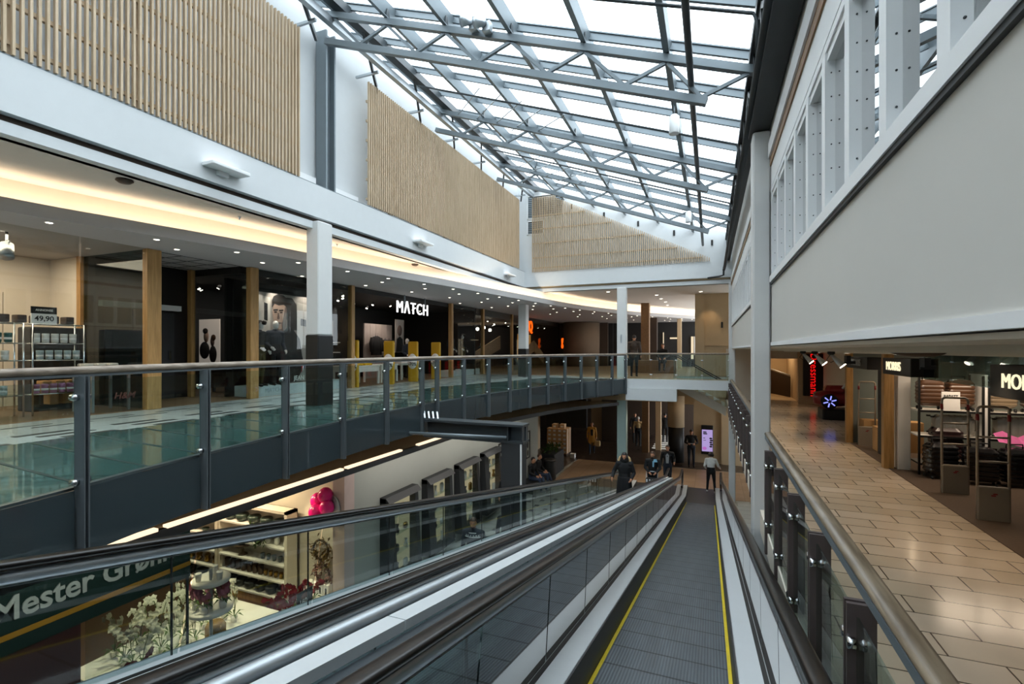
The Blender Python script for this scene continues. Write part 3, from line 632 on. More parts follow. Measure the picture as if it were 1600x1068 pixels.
# ---------------------------------------------------------------- figures: limbs grown into one continuous skin
import numpy as np
def lerp(a,b,t): return V(a)+(V(b)-V(a))*t
def figure(name,label,cat,loc,rz=0,h=1.72,C=None,J=None,lean=(0,0),look=0,hair='short',group=None,faceless=False,bulk=1.0,skirt=None,hands=True,female=False,finger_curl=.5,nod=0):
    """C: materials for skin,top,trousers,shoe,hair ; J: joints moved from the relaxed standing pose (metres for a 1.72 m figure, facing -Y)"""
    C=C or {}; cm=lambda k,d:M[C.get(k,d)]
    mats=[cm('skin','skin'),cm('top','cloth_black'),cm('trousers','cloth_navy'),cm('shoe','black')]
    sh=.175 if female else .195
    j=dict(pel=(0,0,.93),wst=(0,0,1.08),che=(0,.01,1.28),nek=(0,.015,1.44),hed=(0,-.01,1.60),
      shl=(-sh,.01,1.385),elL=(-sh-.06,.04,1.12),wrL=(-sh-.07,-.05,.88),shr=(sh,.01,1.385),elR=(sh+.06,.04,1.12),wrR=(sh+.07,-.05,.88),
      hiL=(-.09,0,.90),knL=(-.10,-.02,.49),anL=(-.105,.03,.08),hiR=(.09,0,.90),knR=(.10,-.02,.49),anR=(.105,.03,.08))
    if lean!=(0,0):
        for k in('wst','che','nek','hed','shl','elL','wrL','shr','elR','wrR'):
            x,y,z=j[k]; dz=z-.93; j[k]=(x+lean[0]*dz,y+lean[1]*dz,z)
    for k,v in (J or {}).items(): j[k]=v
    j={k:V(v) for k,v in j.items()}
    segs=[]
    def S(a,b,r0,r1,m,fl=None): segs.append((V(a),V(b),r0,r1,m,fl))
    B=bulk
    S(j['pel'],j['wst'],.150*B,.135*B,2 if B<1.15 else 1,.72); S(j['wst'],j['che'],.135*B,.165*B,1,.68); S(j['che'],lerp(j['che'],j['nek'],.6),.165*B,.12*B,1,.66)
    S(lerp(j['che'],j['nek'],.7),j['shl'],.075*B,.07*B,1); S(lerp(j['che'],j['nek'],.7),j['shr'],.075*B,.07*B,1)
    S(lerp(j['che'],j['nek'],.6),j['nek'],.075,.056,1 if B>1.15 else 0); S(j['nek'],lerp(j['nek'],j['hed'],.45),.056,.055,0)
    for s,e,w in(('shl','elL','wrL'),('shr','elR','wrR')):
        S(j[s],j[e],.062*B,.048*B,1); S(j[e],lerp(j[e],j[w],.9),.048*B,.036*B,1); S(lerp(j[e],j[w],.88),j[w],.029,.027,0)
    for hp,k,a in(('hiL','knL','anL'),('hiR','knR','anR')):
        S(j['pel'],j[hp],.13,.105,2,.8); S(j[hp],j[k],.095,.062,2); S(j[k],j[a],.06,.043,2)
        d=(j[a]-j[k]).normalized(); f=V((0,-1,0)); f=(f-d*f.dot(d)).normalized() if abs(d.y)<.9 else V((0,0,1))
        S(j[a]+V((0,.02,-.03)),j[a]+f*.16+V((0,0,-.045)),.045,.036,3)
    b=MB()
    for a,c,r0,r1,m,fl in segs:
        n0=len(b.v); n=12
        d=(c-a); l=d.length
        if l<1e-5: continue
        u=d/l; pts=[a-u*r0*.9,a-u*r0*.5,a,lerp(a,c,.5),c,c+u*r1*.5,c+u*r1*.9]; rs=[r0*.4,r0*.85,r0,(r0+r1)/2*1.02,r1,r1*.85,r1*.4]
        b.tube(pts,rs,n)
        if fl:
            cy=(a.y+c.y)/2
            b.v[n0:]=[(x,cy+(y-cy)*fl,z) for x,y,z in b.v[n0:]]
    # head with nose, chin, ears
    H=j['hed']; lk=Matrix.Rotation(look,4,'Z')@Matrix.Rotation(nod,4,'X')
    hb=MB(); hb.ball((0,0,.02),.082,0,16,1.32,.92,1.12); hb.ball((0,-.055,-.055),.036,0,10); hb.ball((0,-.03,-.04),.058,0,12)
    if not faceless:
        hb.tube([(0,-.088,.03),(0,-.106,-.012),(0,-.088,-.022)],[.009,.014,.008],8)
        for s in(-1,1): hb.ball((s*.077,.01,0),.022,0,8,1.3,.4,.9); hb.ball((s*.033,-.072,.035),.02,0,8,.5)
        hb.tube([(-.022,-.088,-.048),(0,-.094,-.047),(.022,-.088,-.048)],.007,6)
    hb.move(Matrix.Translation(H)@lk); b.add(hb.v,hb.f)
    if hands:
        for s,e,w,sg in(('shl','elL','wrL',-1),('shr','elR','wrR',1)):
            d=(j[w]-j[e]).normalized(); side=V((-sg,0,0)); pn=(side-d*side.dot(d)); pn=pn.normalized() if pn.length>.2 else V((0,0,-1)); ac=d.cross(pn).normalized()
            if (ac.y>0): ac=-ac          # across the palm, thumb side forward
            p=j[w]; b.tube([p,p+d*.045,p+d*.085],[.024,.030,.028],10)
            for k in range(4):
                q0=p+d*.085+ac*(.030-.02*k); ln=[.068,.078,.072,.055][k]
                q1=q0+(d*(1-finger_curl*.35)+pn*finger_curl*.6)*ln*.5; q2=q1+(d*(1-finger_curl)+pn*finger_curl*1.1)*ln*.5
                b.tube([q0-d*.02,q0,q1,q2],[.010,.0105,.0095,.0075],7)
            t0=p+d*.03+ac*.026; b.tube([t0,t0+ac*.026+d*.022,t0+ac*.03+d*.055+pn*.012],[.012,.011,.008],7)
    sk=skirt
    if sk:  # coat or jacket hem: (top z, bottom z, radius top, radius bottom)
        z0,z1,r0,r1=sk; b.lathe((j['pel'].x,j['pel'].y,0),[(r0*.3,z0+.02),(r0,z0),((r0+r1)/2,(z0+z1)/2),(r1,z1),(r1*.9,z1-.004)],20,0,1,.74); segs.append((V((j['pel'].x,j['pel'].y,z0)),V((j['pel'].x,j['pel'].y,z1)),r0,r1,1,.74))
    raw=b.build('tmp',mats[0]); rm=raw.modifiers.new('r','REMESH'); rm.mode='VOXEL'; rm.voxel_size=.0105 if not group else .0125; rm.use_smooth_shade=True
    sm=raw.modifiers.new('s','SMOOTH'); sm.factor=.5; sm.iterations=2
    dg=bpy.context.evaluated_depsgraph_get(); me=bpy.data.meshes.new_from_object(raw.evaluated_get(dg))
    bpy.data.objects.remove(raw)
    me.materials.clear()
    for m in mats: me.materials.append(m)
    n=len(me.polygons); cen=np.zeros(n*3); me.polygons.foreach_get('center',cen); cen=cen.reshape(-1,3)
    best=np.full(n,1e9); lab=np.zeros(n,int)
    def feed(a,c,r0,r1,m):
        nonlocal best,lab
        a=np.array(a);c=np.array(c); d=c-a; t=np.clip(((cen-a)@d)/max(d@d,1e-9),0,1); q=a+t[:,None]*d; di=np.linalg.norm(cen-q,axis=1)-(r0+(r1-r0)*t)
        k=di<best; best=np.where(k,di,best); lab=np.where(k,m,lab)
    for a,c,r0,r1,m,fl in segs: feed(a,c,r0,r1,m)
    feed(H+V((0,0,-.04)),H+V((0,0,.06)),.085,.085,0)
    if hands:
        for e,w in(('elL','wrL'),('elR','wrR')):
            d=(j[w]-j[e]).normalized(); feed(j[w]+d*.02,j[w]+d*.14,.04,.035,0)
    me.polygons.foreach_set('material_index',lab.astype(np.int32)); me.polygons.foreach_set('use_smooth',np.ones(n,bool)); me.update()
    s=h/1.72; r=thing(name,label,cat,loc,rz,group); r.scale=(s,s,s)
    o=bpy.data.objects.new('body',me); COL.objects.link(o); o.parent=r
    T=Matrix.Translation(H)@lk
    if not faceless:
        e=MB()
        for sg in(-1,1): e.ball((sg*.033,-.086,.028),.0085,0,8,.7)
        e.move(T); e.build('eyes',M['black'],r)
        e=MB(); e.tube([(-.02,-.099,-.047),(0,-.1025,-.046),(.02,-.099,-.047)],.004,6); e.move(T); e.build('lips',M['lip'],r)
    if hair:
        b=MB(); hm=cm('hair','hair_dark')
        n=16;k=7; vs=[]
        for i in range(k+1):
            ph=PI*.5*i/k*1.12
            for q in range(n):
                a=2*PI*q/n; f=math.sin(a)  # +1 back, -1 front
                lim=1.0 if f>-.2 else .62
                p=ph*lim; w=1+.05*math.sin(q*5+i*3)
                vs.append((.084*math.sin(p)*math.cos(a)*1.02*w,.098*math.sin(p)*f*1.02*w+.004,.02+.116*math.cos(p)*w))
        b.add(vs,[(i*n+q,i*n+(q+1)%n,(i+1)*n+(q+1)%n,(i+1)*n+q) for i in range(k) for q in range(n)],0,True)
        if hair=='long':
            for q in range(9):
                a=-.35+(PI+.7)*q/8; x=.08*math.cos(a); y=.085*math.sin(a)
                b.tube([(x*.9,y,.06),(x*1.15,y*1.1,-.04),(x*1.3,y*1.15+.02,-.16),(x*1.2,y+.03,-.27)],[.022,.034,.034,.012],7)
        if hair=='bob':
            for q in range(9):
                a=-.2+(PI+.4)*q/8; x=.08*math.cos(a); y=.088*math.sin(a); b.tube([(x*.9,y,.07),(x*1.12,y*1.1,0),(x*1.05,y,-.08)],[.02,.034,.014],7)
        if hair=='cap': b.tube([(0,-.08,.07),(0,-.15,.055)],[.06,.05],10)
        b.move(T); b.build('hat' if hair=='cap' else 'hair',hm,r)
    return r
mm('lip','9c5a50',.6,var=0); mm('plaster','d9d6d2',.55,var=.03)
# ---------------------------------------------------------------- left gallery: shops, signs, lamps
TENS=['','','twenty','thirty','forty','fifty','sixty','seventy','eighty','ninety']
def nth(i):
    if i<20: return ORD[i]
    t,u=divmod(i+1,10)
    if u==0: return {2:'twentieth',3:'thirtieth',4:'fortieth',5:'fiftieth',6:'sixtieth',7:'seventieth',8:'eightieth'}[t]
    return TENS[t]+'-'+ORD[u-1]
def rep(o,locs,fmt,cat,group,rz=None):
    out=[]
    for i,l in enumerate(locs):
        c=o if i==0 else dup(o)
        c.location=l
        if rz is not None: c.rotation_euler=(0,0,rz if not callable(rz) else rz(i))
        tag(c,fmt%nth(i),cat,group); out.append(c)
    return out
XS=-9.8
mm('dark_red_ink','5a2a20',.7)
# shell of the shop zone
b=MB(); b.box(-13.2,-6.5,ZL,-13.0,6.0,1.9); b.box(-13.0,5.95,ZL,-11.9,6.05,1.9); st(b.build('wall_shop_cream',M['cream_wall']))
b=MB(); b.box(-12.0,6.05,ZL,-11.6,8.0,1.9); st(b.build('wall_recess',M['black']))
b=MB(); b.box(-13.9,8.0,ZL,-13.6,19.9,1.9); b.box(-13.6,8.0,1.75,-9.9,19.9,1.9); b.box(-13.6,19.9,ZL,-9.9,20.0,1.9); st(b.build('wall_shop_dark',M['dark_wall']))
b=MB(); b.box(-13.9,20.0,ZL,-13.6,34,1.9); b.box(-13.6,20.1,1.6,-9.9,33,1.9); b.box(-13.9,33.9,ZL,-6.6,34.2,1.9); st(b.build('wall_shop_brown',M['brown_dark']))
# wooden posts and glass between them
for y,w_,x,lb in((6.05,.26,XS,'broad oak shopfront post at the corner of the dark recess'),(8.25,.22,XS,'oak shopfront post left of the window with the man poster'),(11.62,.14,XS,'oak post at the near side of the clothing shop entrance'),(17.6,.16,XS,'oak post at the far side of the clothing shop entrance'),(20.6,.14,XS,'slim oak post beyond the far mannequin window'),(7.95,.1,-11.45,'thin oak post deep inside the dark recess'),(24.2,.1,XS,'thin brown post near the orange sign')):
    b=MB(); b.bbox(x-.1,y-w_/2,ZL,x+.05,y+w_/2,1.9,.008); tag(b.build('shopfront_post',M['oak']),lb,'post')
def pane(x0,y0,x1,y1,lb,z0=ZL+.02,z1=1.9,mt='glass_shop'):
    b=MB(); b.beam((x0,y0,(z0+z1)/2),(x1,y1,(z0+z1)/2),.012,z1-z0); return tag(b.build('shop_window',M[mt]),lb,'window pane','shopfront panes')
pane(XS,-6,XS,4.88,'clear shopfront pane in front of the bright shelves'); pane(XS,4.9,XS,5.92,'clear narrow pane right of the bright shelves')
pane(-11.85,5.97,-9.9,5.97,'side pane between the bright shop and the dark recess',mt='glass_dark'); pane(-11.4,7.97,-9.9,8.15,'side pane of the dark clothing shop beside the recess')
pane(XS,8.37,XS,9.75,'left pane before the man poster'); pane(XS,9.77,XS,11.55,'right pane before the man poster'); pane(XS,17.7,XS,20.5,'pane before the far mannequins'); pane(XS,20.7,XS,24.1,'pane beyond the far mannequins'); pane(XS,24.3,XS,33,'long dark pane past the orange sign')
b=MB(); b.box(-11.95,5.9,ZL,-11.83,6.05,1.9); tag(b.build('shopfront_post',M['oak']),'pale frame post at the back of the bright shop','post')
# recess door with white header
r=thing('service_door','dark grey door in the recess beside the broad oak post','door',(-11.55,7.0,ZL))
b=MB(); b.box(-11.58,6.2,ZL,-11.55,7.6,.86); b.build('leaf',M['charcoal'],r,True)
b=MB(); b.box(-11.6,6.1,.9,-11.45,7.7,1.02); b.build('header',M['white_paint'],r,True)
b=MB(); b.box(-11.54,7.45,ZL+.9,-11.5,7.5,ZL+1.1); b.build('handle',M['chrome'],r,True)
# recess ceiling tile grid
b=MB()
for k in range(5): b.box(-11.5,6.2+k*.45,1.893,-9.9,6.215+k*.45,1.9)
for k in range(4): b.box(-11.4+k*.5,6.05,1.893,-11.385+k*.5,8.1,1.9)
st(b.build('ceiling_recess_grid',M['charcoal']))
# bright shop: cream cupboards, spotlights, chrome rack with goods
b=MB()
for k in range(9): b.box(-13.0,-1.2+k*.8,ZL,-12.96,-.42+k*.8,1.15)
st(b.build('wall_cupboard_fronts',M['cream_wall']))
for i,(x,y,z) in enumerate(((-10.9,4.0,1.62),(-10.5,4.25,1.62))):
    r=thing('ceiling_spotlight','grey ceiling spotlight inside the bright shop, %s of the pair'%('left' if i==0 else 'right'),'spotlight',(x,y,z),0,'bright shop spotlights')
    b=MB(); b.tube([(x,y,z+.08),(x+.1,y-.05,z-.14)],[.085,.1],14); b.build('head',M['alu'],r,True)
    b=MB(); b.tube([(x,y,z),(x,y,1.9)],.02,6); b.beam((x-.09,y,z+.12),(x+.09,y,z+.12),.02,.03); b.build('bracket',M['alu'],r,True)
def rack(x,y0,y1,lb):
    r=thing('display_rack',lb,'rack',(x,(y0+y1)/2,ZL),0,'chrome racks in the bright shop')
    b=MB()
    for yy in(y0,y1):
        for xx in(x-.28,x): b.tube([(xx,yy,ZL),(xx,yy,.45)],.014,8)
    for z in(.44,.11,-.18,-.42,-.76):
        for xx in(x-.28,x): b.tube([(xx,y0,z),(xx,y1,z)],.009,6)
        for yy in(y0,y1): b.tube([(x-.28,yy,z),(x,yy,z)],.009,6)
    b.build('frame',M['chrome'],r,True)
    for z in(.44,.11,-.18,-.42,-.76): b=MB(); b.box(x-.27,y0,z+.002,x-.01,y1,z+.014); b.build('shelf',M['glass'],r,True)
    return r
rack(-10.6,3.75,4.5,'chrome shelf rack with tubs just inside the bright shop window, left one'); rack(-10.6,4.62,5.35,'chrome shelf rack with tubs just inside the bright shop window, right one')
def tub(m,rr=.05,hh=.16):
    b=MB(); b.lathe((0,0,0),[(rr*.85,0),(rr,.02),(rr,hh*.75),(rr*1.04,hh*.76),(rr*1.04,hh*.97),(rr*.9,hh)],14); b.lathe((0,0,hh*.3),[(rr*1.012,0),(rr*1.012,hh*.22)],14,1); return b.build('tub',[M[m],M['white']])
mm('teal_pack','0f5a56',.4,var=.03); mm('rose_pack','b87aa0',.4,var=.05); mm('pale_pack','b9c8cc',.4,var=.03)
for m,z,ys,w,g in(('teal_pack',.125,(3.95,4.08,4.21,4.34),'teal green','upper shelf of the left rack'),('white_goods',.125,(4.7,4.83,4.96,5.09,5.22),'white','upper shelf of the right rack'),('white_goods',-.165,(3.9,4.03,4.16,4.3),'pale','middle shelf of the left rack'),('pale_pack',-.165,(4.75,4.88,5.01,5.14,5.27),'pale blue','middle shelf of the right rack'),('rose_pack',-.745,(4.7,4.82,4.94,5.06,5.18,5.29),'rose pink','bottom shelf of the right rack'),('pale_pack',-.745,(4.0,4.14,4.28),'pale oval','bottom shelf of the left rack')):
    rep(tub(m),[(-10.68,y,z) for y in ys],w+' tub on the '+g+', %s from the left','tub','tubs on the '+g)
b=MB(); b.bbox(-.1,-.06,0,.1,.06,.13,.01); o=b.build('folded_goods',M['brown_dark'])
rep(o,[(-10.75,3.85+k*.22,.46) for k in range(7)],'dark folded pack along the top of the chrome racks, %s from the left','pack','packs on top of the racks')
b=MB(); b.bbox(-.1,-.07,0,.1,.07,.2,.01); o=b.build('storage_box',M['cardboard'])
rep(o,[(-11.1,5.0+k*.19,-.75) for k in range(4)]+[(-11.1,5.1+k*.2,-.98) for k in range(3)],'small brown box behind the right rack, %s in its pile','box','brown boxes behind the rack')
b=MB(); b.bbox(-11.75,4.9,ZL,-11.3,5.75,.42,.02); tag(b.build('black_cabinet',M['black']),'black cabinet behind the chrome racks in the bright shop','cabinet')
r=thing('price_sign','white price card reading 49,90 under a black strip on the rack','sign',(-10.6,4.72,.45))
b=MB(); b.box(-10.62,4.6,.45,-10.6,4.95,.62); b.build('card',M['paper'],r,True)
b=MB(); b.box(-10.62,4.6,.62,-10.6,4.95,.74); b.build('header',M['black'],r,True)
text_obj('price_text','49,90',.12,M['black'],(-10.595,4.775,.535),(PI/2,0,PI/2),r,.001,True)
text_obj('header_text','ANNONSE',.05,M['paper'],(-10.595,4.775,.68),(PI/2,0,PI/2),r,.001,True)
# towel table
r=thing('display_table','low table stacked with towels inside the bright shop pane','table',(-10.4,5.55,ZL))
b=MB(); b.box(-10.75,5.2,-.46,-10.1,5.88,-.42); b.build('tabletop',M['oak'],r,True)
for x in(-10.7,-10.15):
    for y in(5.25,5.83): b=MB(); b.box(x-.02,y-.02,ZL,x+.02,y+.02,-.46); b.build('leg',M['alu'],r,True)
b=MB(); b.bbox(-.12,-.08,0,.12,.08,.055,.02); o=b.build('folded_towel',M['white_goods'])
rep(o,[(-10.28,5.32+.17*k,-.42+.06*q) for k in range(3) for q in range(2)]+[(-10.55,5.35+.2*k,-.42+.06*q) for k in range(3) for q in range(3)],'white folded towel on the table in the bright shop, %s in its stack order','towel','white towels on the table')
text_obj('window_lettering','H&M',.16,M['dark_red_ink'],(XS+.02,5.55,-.82),(PI/2,0,PI/2),None,.001,True,shear=.25)
tag(bpy.data.objects['window_lettering'],'small red lettering low on the narrow pane','lettering')
# clothing shop: poster window, mannequins
r=thing('shop_poster','large grey fashion poster of a dark-haired man in a black jacket behind the shop pane','poster',(-10.15,9.4,ZL+.25))
b=MB(); b.box(-10.2,8.42,-.83,-10.15,10.45,1.42); b.build('panel',M['poster_grey'] if 'poster_grey' in M else mm('poster_grey','a49c96',.7,var=.15,scale=1.2),r,True)
def flat(name,m,pts,dx): # pts in poster units: u 0..1 left-right, v 0..1 up
    b=MB(); b.prism([(-10.149+dx,8.42+u*2.03,-.83+v*2.25) for u,v in pts],(.002,0,0)); return b.build(name,m,r,True)
mm('pst_skin','b99c8c',.7,var=.1); mm('pst_shade','6d5a52',.7,var=.1); mm('pst_hair','2a2523',.7,var=.2); mm('pst_dark','151517',.7,var=.3); mm('pst_light','c9c2ba',.7,var=.05)
flat('poster_wall',M['pst_light'],[(0,.35),(.3,.35),(.3,.95),(0,.98)],.0); flat('poster_wall',M['pst_light'],[(.72,.4),(.98,.38),(.98,.9),(.72,.93)],.0)
flat('poster_window',M['pst_dark'],[(.78,.66),(.87,.65),(.87,.73),(.78,.74)],.003); flat('poster_door',M['pst_dark'],[(.21,.7),(.26,.69),(.26,.88),(.21,.89)],.003); flat('poster_shadow',M['pst_hair'],[(.5,.6),(.72,.6),(.71,.9),(.64,.97),(.55,.97),(.5,.9)],.002)
flat('poster_neck',M['pst_shade'],[(.38,.55),(.55,.52),(.56,.72),(.38,.72)],.004)
flat('poster_face',M['pst_skin'],[(.335,.86),(.33,.78),(.345,.70),(.385,.63),(.43,.60),(.475,.61),(.52,.67),(.545,.75),(.55,.86),(.5,.91),(.38,.91)],.006)
flat('poster_cheek',M['pst_shade'],[(.475,.61),(.52,.67),(.545,.75),(.55,.86),(.52,.86),(.5,.74),(.47,.66)],.008)
flat('poster_hair',M['pst_hair'],[(.325,.84),(.32,.92),(.35,.97),(.42,1.0),(.5,.99),(.56,.95),(.575,.86),(.555,.78),(.54,.86),(.5,.885),(.42,.87),(.36,.885),(.335,.85)],.009)
for u in(.375,.46): flat('poster_brow',M['pst_hair'],[(u-.032,.805),(u+.035,.812),(u+.033,.83),(u-.03,.82)],.01); flat('poster_eye',M['pst_dark'],[(u-.02,.785),(u+.022,.788),(u+.02,.8),(u-.018,.798)],.01)
flat('poster_nose',M['pst_shade'],[(.41,.785),(.425,.785),(.44,.725),(.425,.712),(.4,.718)],.01); flat('poster_mouth',M['pst_shade'],[(.385,.675),(.43,.683),(.475,.677),(.45,.663),(.41,.662)],.01)
flat('poster_jacket',M['pst_dark'],[(.1,0),(.14,.35),(.22,.5),(.36,.58),(.43,.54),(.55,.62),(.66,.6),(.76,.5),(.8,.3),(.84,.18),(.7,.0)],.011)
flat('poster_shirt',M['pst_light'],[(.4,.52),(.44,.575),(.47,.54),(.45,.46)],.012)
for du,a in((-.03,1),(.05,-1)):
    u0=.86+du
    for q,m in enumerate(('flag_red','paper','flag_blue')):
        if m not in M: mm(m,{'flag_red':'a01f2c','flag_blue':'24407e'}[m],.6)
        flat('poster_flag',M[m],[(u0+a*(-.01)+q*.022*a-.04*a,.10+.018*q),(u0+a*.012+q*.022*a-.04*a,.118+.018*q),(u0+a*.012+q*.022*a-.03*a,.2+.018*q),(u0-a*.01+q*.022*a-.03*a,.18+.018*q)],.013)
text_obj('poster_text','JEAN PAUL',.16,M['paper'],(-10.13,10.15,-.74),(PI/2,0,PI/2),r,.001,True)
b=MB(); b.box(-10.6,8.4,ZL,-9.9,11.5,-.86); tag(b.build('window_plinth',M['white_paint']),'white plinth along the bottom of the man-poster window','plinth')
text_obj('plinth_text','MATCH',.14,M['alu'],(-9.895,8.9,-.98),(PI/2,0,PI/2),None,.001); tag(bpy.data.objects['plinth_text'],'faint lettering on the white plinth by the oak post','lettering')
b=MB(); b.box(-10.6,17.75,ZL,-9.9,20.45,-.86); tag(b.build('window_plinth',M['white_paint']),'white plinth under the far mannequins','plinth')
b=MB(); b.box(-10.7,8.4,-.86,-10.62,11.55,1.7); b.box(-10.75,8.25,ZL,-10.68,11.5,1.72); st(b.build('wall_window_back',M['dark_wall']))
mc=dict(skin='plaster',top='cloth_black',trousers='cloth_black',shoe='black')
armc=dict(elL=(-.25,.04,1.12),wrL=(-.22,-.16,1.0),elR=(.25,.05,1.12),wrR=(.23,-.1,.93))
mq=[]
m1=figure('mannequin','mannequin in dark jacket and black beret behind the oak post','mannequin',(-10.0,8.6,-.86),PI/2+.3,1.56,dict(mc,trousers='mustard_dk'),armc,hair='cap',faceless=True,group='shop mannequins') if mm('mustard_dk','4d4423',.85) else 0
m2=figure('mannequin','mannequin in hooded black coat and scarf before the man poster','mannequin',(-10.0,9.05,-.86),PI/2-.15,1.58,dict(mc,top='cloth_navy'),armc,hair=None,faceless=True,bulk=1.12,group='shop mannequins')
dup(m2,(-10.1,10.75,-.86),PI/2+.5,'mannequin in black half hidden by the white column','shop mannequins')
dup(m2,(-10.2,18.3,-.86),PI/2,'mannequin in dark green top just past the far entrance post','shop mannequins')
dup(m1,(-10.2,19.3,-.86),PI/2-.2,'mannequin in patterned black in the far window','shop mannequins')
dup(m2,(-11.4,16.8,ZL),PI/2,'dark dressed mannequin inside the entrance beside the far post','shop mannequins')
dup(m2,(-10.9,21.6,ZL),PI/2,'mannequin with pale head at the left of the warm brown window','shop mannequins'); dup(m1,(-10.9,22.7,ZL),PI/2,'capped mannequin at the right of the warm brown window','shop mannequins')
# shop name and alarm gates
M['sign_white']=emis('sign_white','ffffff',1.5)
r=thing('shop_sign','white illuminated shop name MATCH hanging in the dark entrance','sign',(XS,14.8,1.5))
text_obj('letters','M\u039bTCH',.58,M['sign_white'],(XS,14.82,1.45),(PI/2,0,PI/2),r,.02,False,sx=.9,spacing=1.18)
for y in(14.3,15.6): b=MB(); b.box(XS-.02,y-.02,1.6,XS+.02,y+.02,1.9); b.build('hanger',M['steel'],r,True)
mm('gate_yellow','c99a1c',.4,var=.03)
def sale_gate(x,y,lb):
    r=thing('sale_gate',lb,'alarm gate',(x,y,ZL),0,'yellow sale gates')
    b=MB(); b.bbox(-.2,-.05,0,.2,.05,1.42,.03); b.build('panel',M['gate_yellow'],r)
    b=MB(); b.lathe((0,0,0),[(.0001,0),(.2,0),(.2,.006),(.0001,.006)],28,0,.97,1.35); b.v=[(q[0],-.052-q[2],.72+q[1]) for q in b.v]; b.build('disc',M['paper'],r)
    for s,t,z in((.17,'-70%',.62),(.16,'30-',.8)):
        o=text_obj('disc_text',t,s,M['black'],(0,0,0),(PI/2,0,0),None,.001,True); o.parent=r; o.location=(0,-.06,z)
    return r
for x,y,lb in((-9.95,11.85,'yellow sale gate behind the near entrance post'),(-9.75,13.35,'second yellow sale gate from the near post, in front of the white table'),(-9.75,14.75,'yellow sale gate in the middle of the entrance under the shop name'),(-9.75,16.3,'yellow sale gate nearest the far entrance post')): sale_gate(x,y,lb)
def table(x,y,w,d,h,lb,m='white_goods',z=ZL,leg=.06,name='display_table',grp=None):
    r=thing(name,lb,'table',(x,y,z),0,grp)
    b=MB(); b.bbox(-w/2,-d/2,h-.05,w/2,d/2,h,.008); b.build('tabletop',M[m],r)
    b=MB(); b.box(-w/2+.03,-d/2+.03,h-.2,w/2-.03,d/2-.03,h-.05); b.build('apron',M[m],r)
    for sx in(-1,1):
        for sy in(-1,1): b=MB(); b.box(sx*(w/2-.05)-leg/2,sy*(d/2-.05)-leg/2,0,sx*(w/2-.05)+leg/2,sy*(d/2-.05)+leg/2,h-.2); b.build('leg',M[m],r)
    return r
table(-10.7,12.9,.9,1.3,.62,'white wooden table with yellow garments inside the clothing shop, left one',grp='white shop tables'); table(-10.8,14.3,.8,1.0,.62,'white wooden table inside the clothing shop, second from the left',grp='white shop tables'); table(-11.1,16.0,.9,1.3,.75,'white wooden table with bags inside the clothing shop, right one',grp='white shop tables')
mm('yellow_cloth','c7a612',.85,var=.1)
b=MB(); b.bbox(-.16,-.2,0,.16,.2,.06,.025); o=b.build('folded_garment',M['yellow_cloth']); rep(o,[(-10.6,12.75,ZL+.62),(-10.6,12.76,ZL+.69),(-10.6,13.2,ZL+.62)],'folded yellow garment on the left white table, %s of the stack','garment','yellow garments')
for y0,y1,lb in((11.9,13.9,'left'),(15.6,17.4,'right')):
    b=MB()
    for k in range(5): yy=y0+(y1-y0)*k/5; b.box(-12.6,yy,ZL,-12.56,yy+(y1-y0)/5-.012,1.05)
    b.box(-12.62,y0,ZL,-12.6,y1,1.05); tag(b.build('wall_display',M['panel_lit']if 'panel_lit' in M else mm('panel_lit','a59a94',.8)),'pale plank wall panel inside the clothing shop, %s one'%lb,'wall panel','plank display walls')
    for z in(.25,-.1,-.4):
        b=MB(); b.box(-12.56,(y0+y1)/2+.1,z,-12.25,y1,z+.03); tag(b.build('wall_shelf',M['white_goods']),'white shelf on the %s plank wall, %s'%(lb,{.25:'top',-.1:'middle',-.4:'bottom'}[z]),'shelf','plank wall shelves')
        for q in range(3):
            b=MB(); yy=(y0+y1)/2+.2+q*.26; b.bbox(-12.52,yy-.1,z+.03,-12.3,yy+.1,z+.17,.04); b.tube([(-12.4,yy-.05,z+.16),(-12.4,yy,z+.24),(-12.4,yy+.05,z+.16)],.008,6); tag(b.build('handbag',M[['charcoal','brown_dark','black'][q]]),'dark bag on the %s shelf of the %s plank wall, %s from the left'%({.25:'top',-.1:'middle',-.4:'bottom'}[z],lb,ORD[q]),'bag','bags on the plank walls')
def jacket(m,lb,loc,rz,ln=.75):
    r=thing('hanging_jacket',lb,'jacket',loc,rz)
    b=MB(); b.lathe((0,0,0),[(.02,0),(.12,-.02),(.22,-.08),(.24,-.3),(.25,-ln)],18,0,1,.45)
    for s in(-1,1): b.tube([(s*.2,0,-.08),(s*.28,.0,-.3),(s*.29,-.03,-.62)],[.075,.07,.055],10)
    b.build('cloth',M[m],r)
    b=MB(); b.tube([(-.18,0,-.05),(0,0,.01),(.18,0,-.05)],.012,6); b.tube([(0,0,.01),(0,0,.09),(.03,0,.12)],.006,6); b.build('hanger',M['chrome'],r)
    return r
mm('red_cloth','a5132c',.8,var=.1)
jacket('red_cloth','bright red jacket hanging on the left plank wall',(-12.3,12.35,.62),PI/2); jacket('red_cloth','second red jacket hanging behind the bright red one',(-12.4,12.65,.62),PI/2)
jacket('cloth_black','black jacket hanging on the right plank wall',(-12.3,15.95,.55),PI/2); jacket('cloth_black','second black jacket on the right plank wall',(-12.4,16.2,.55),PI/2)
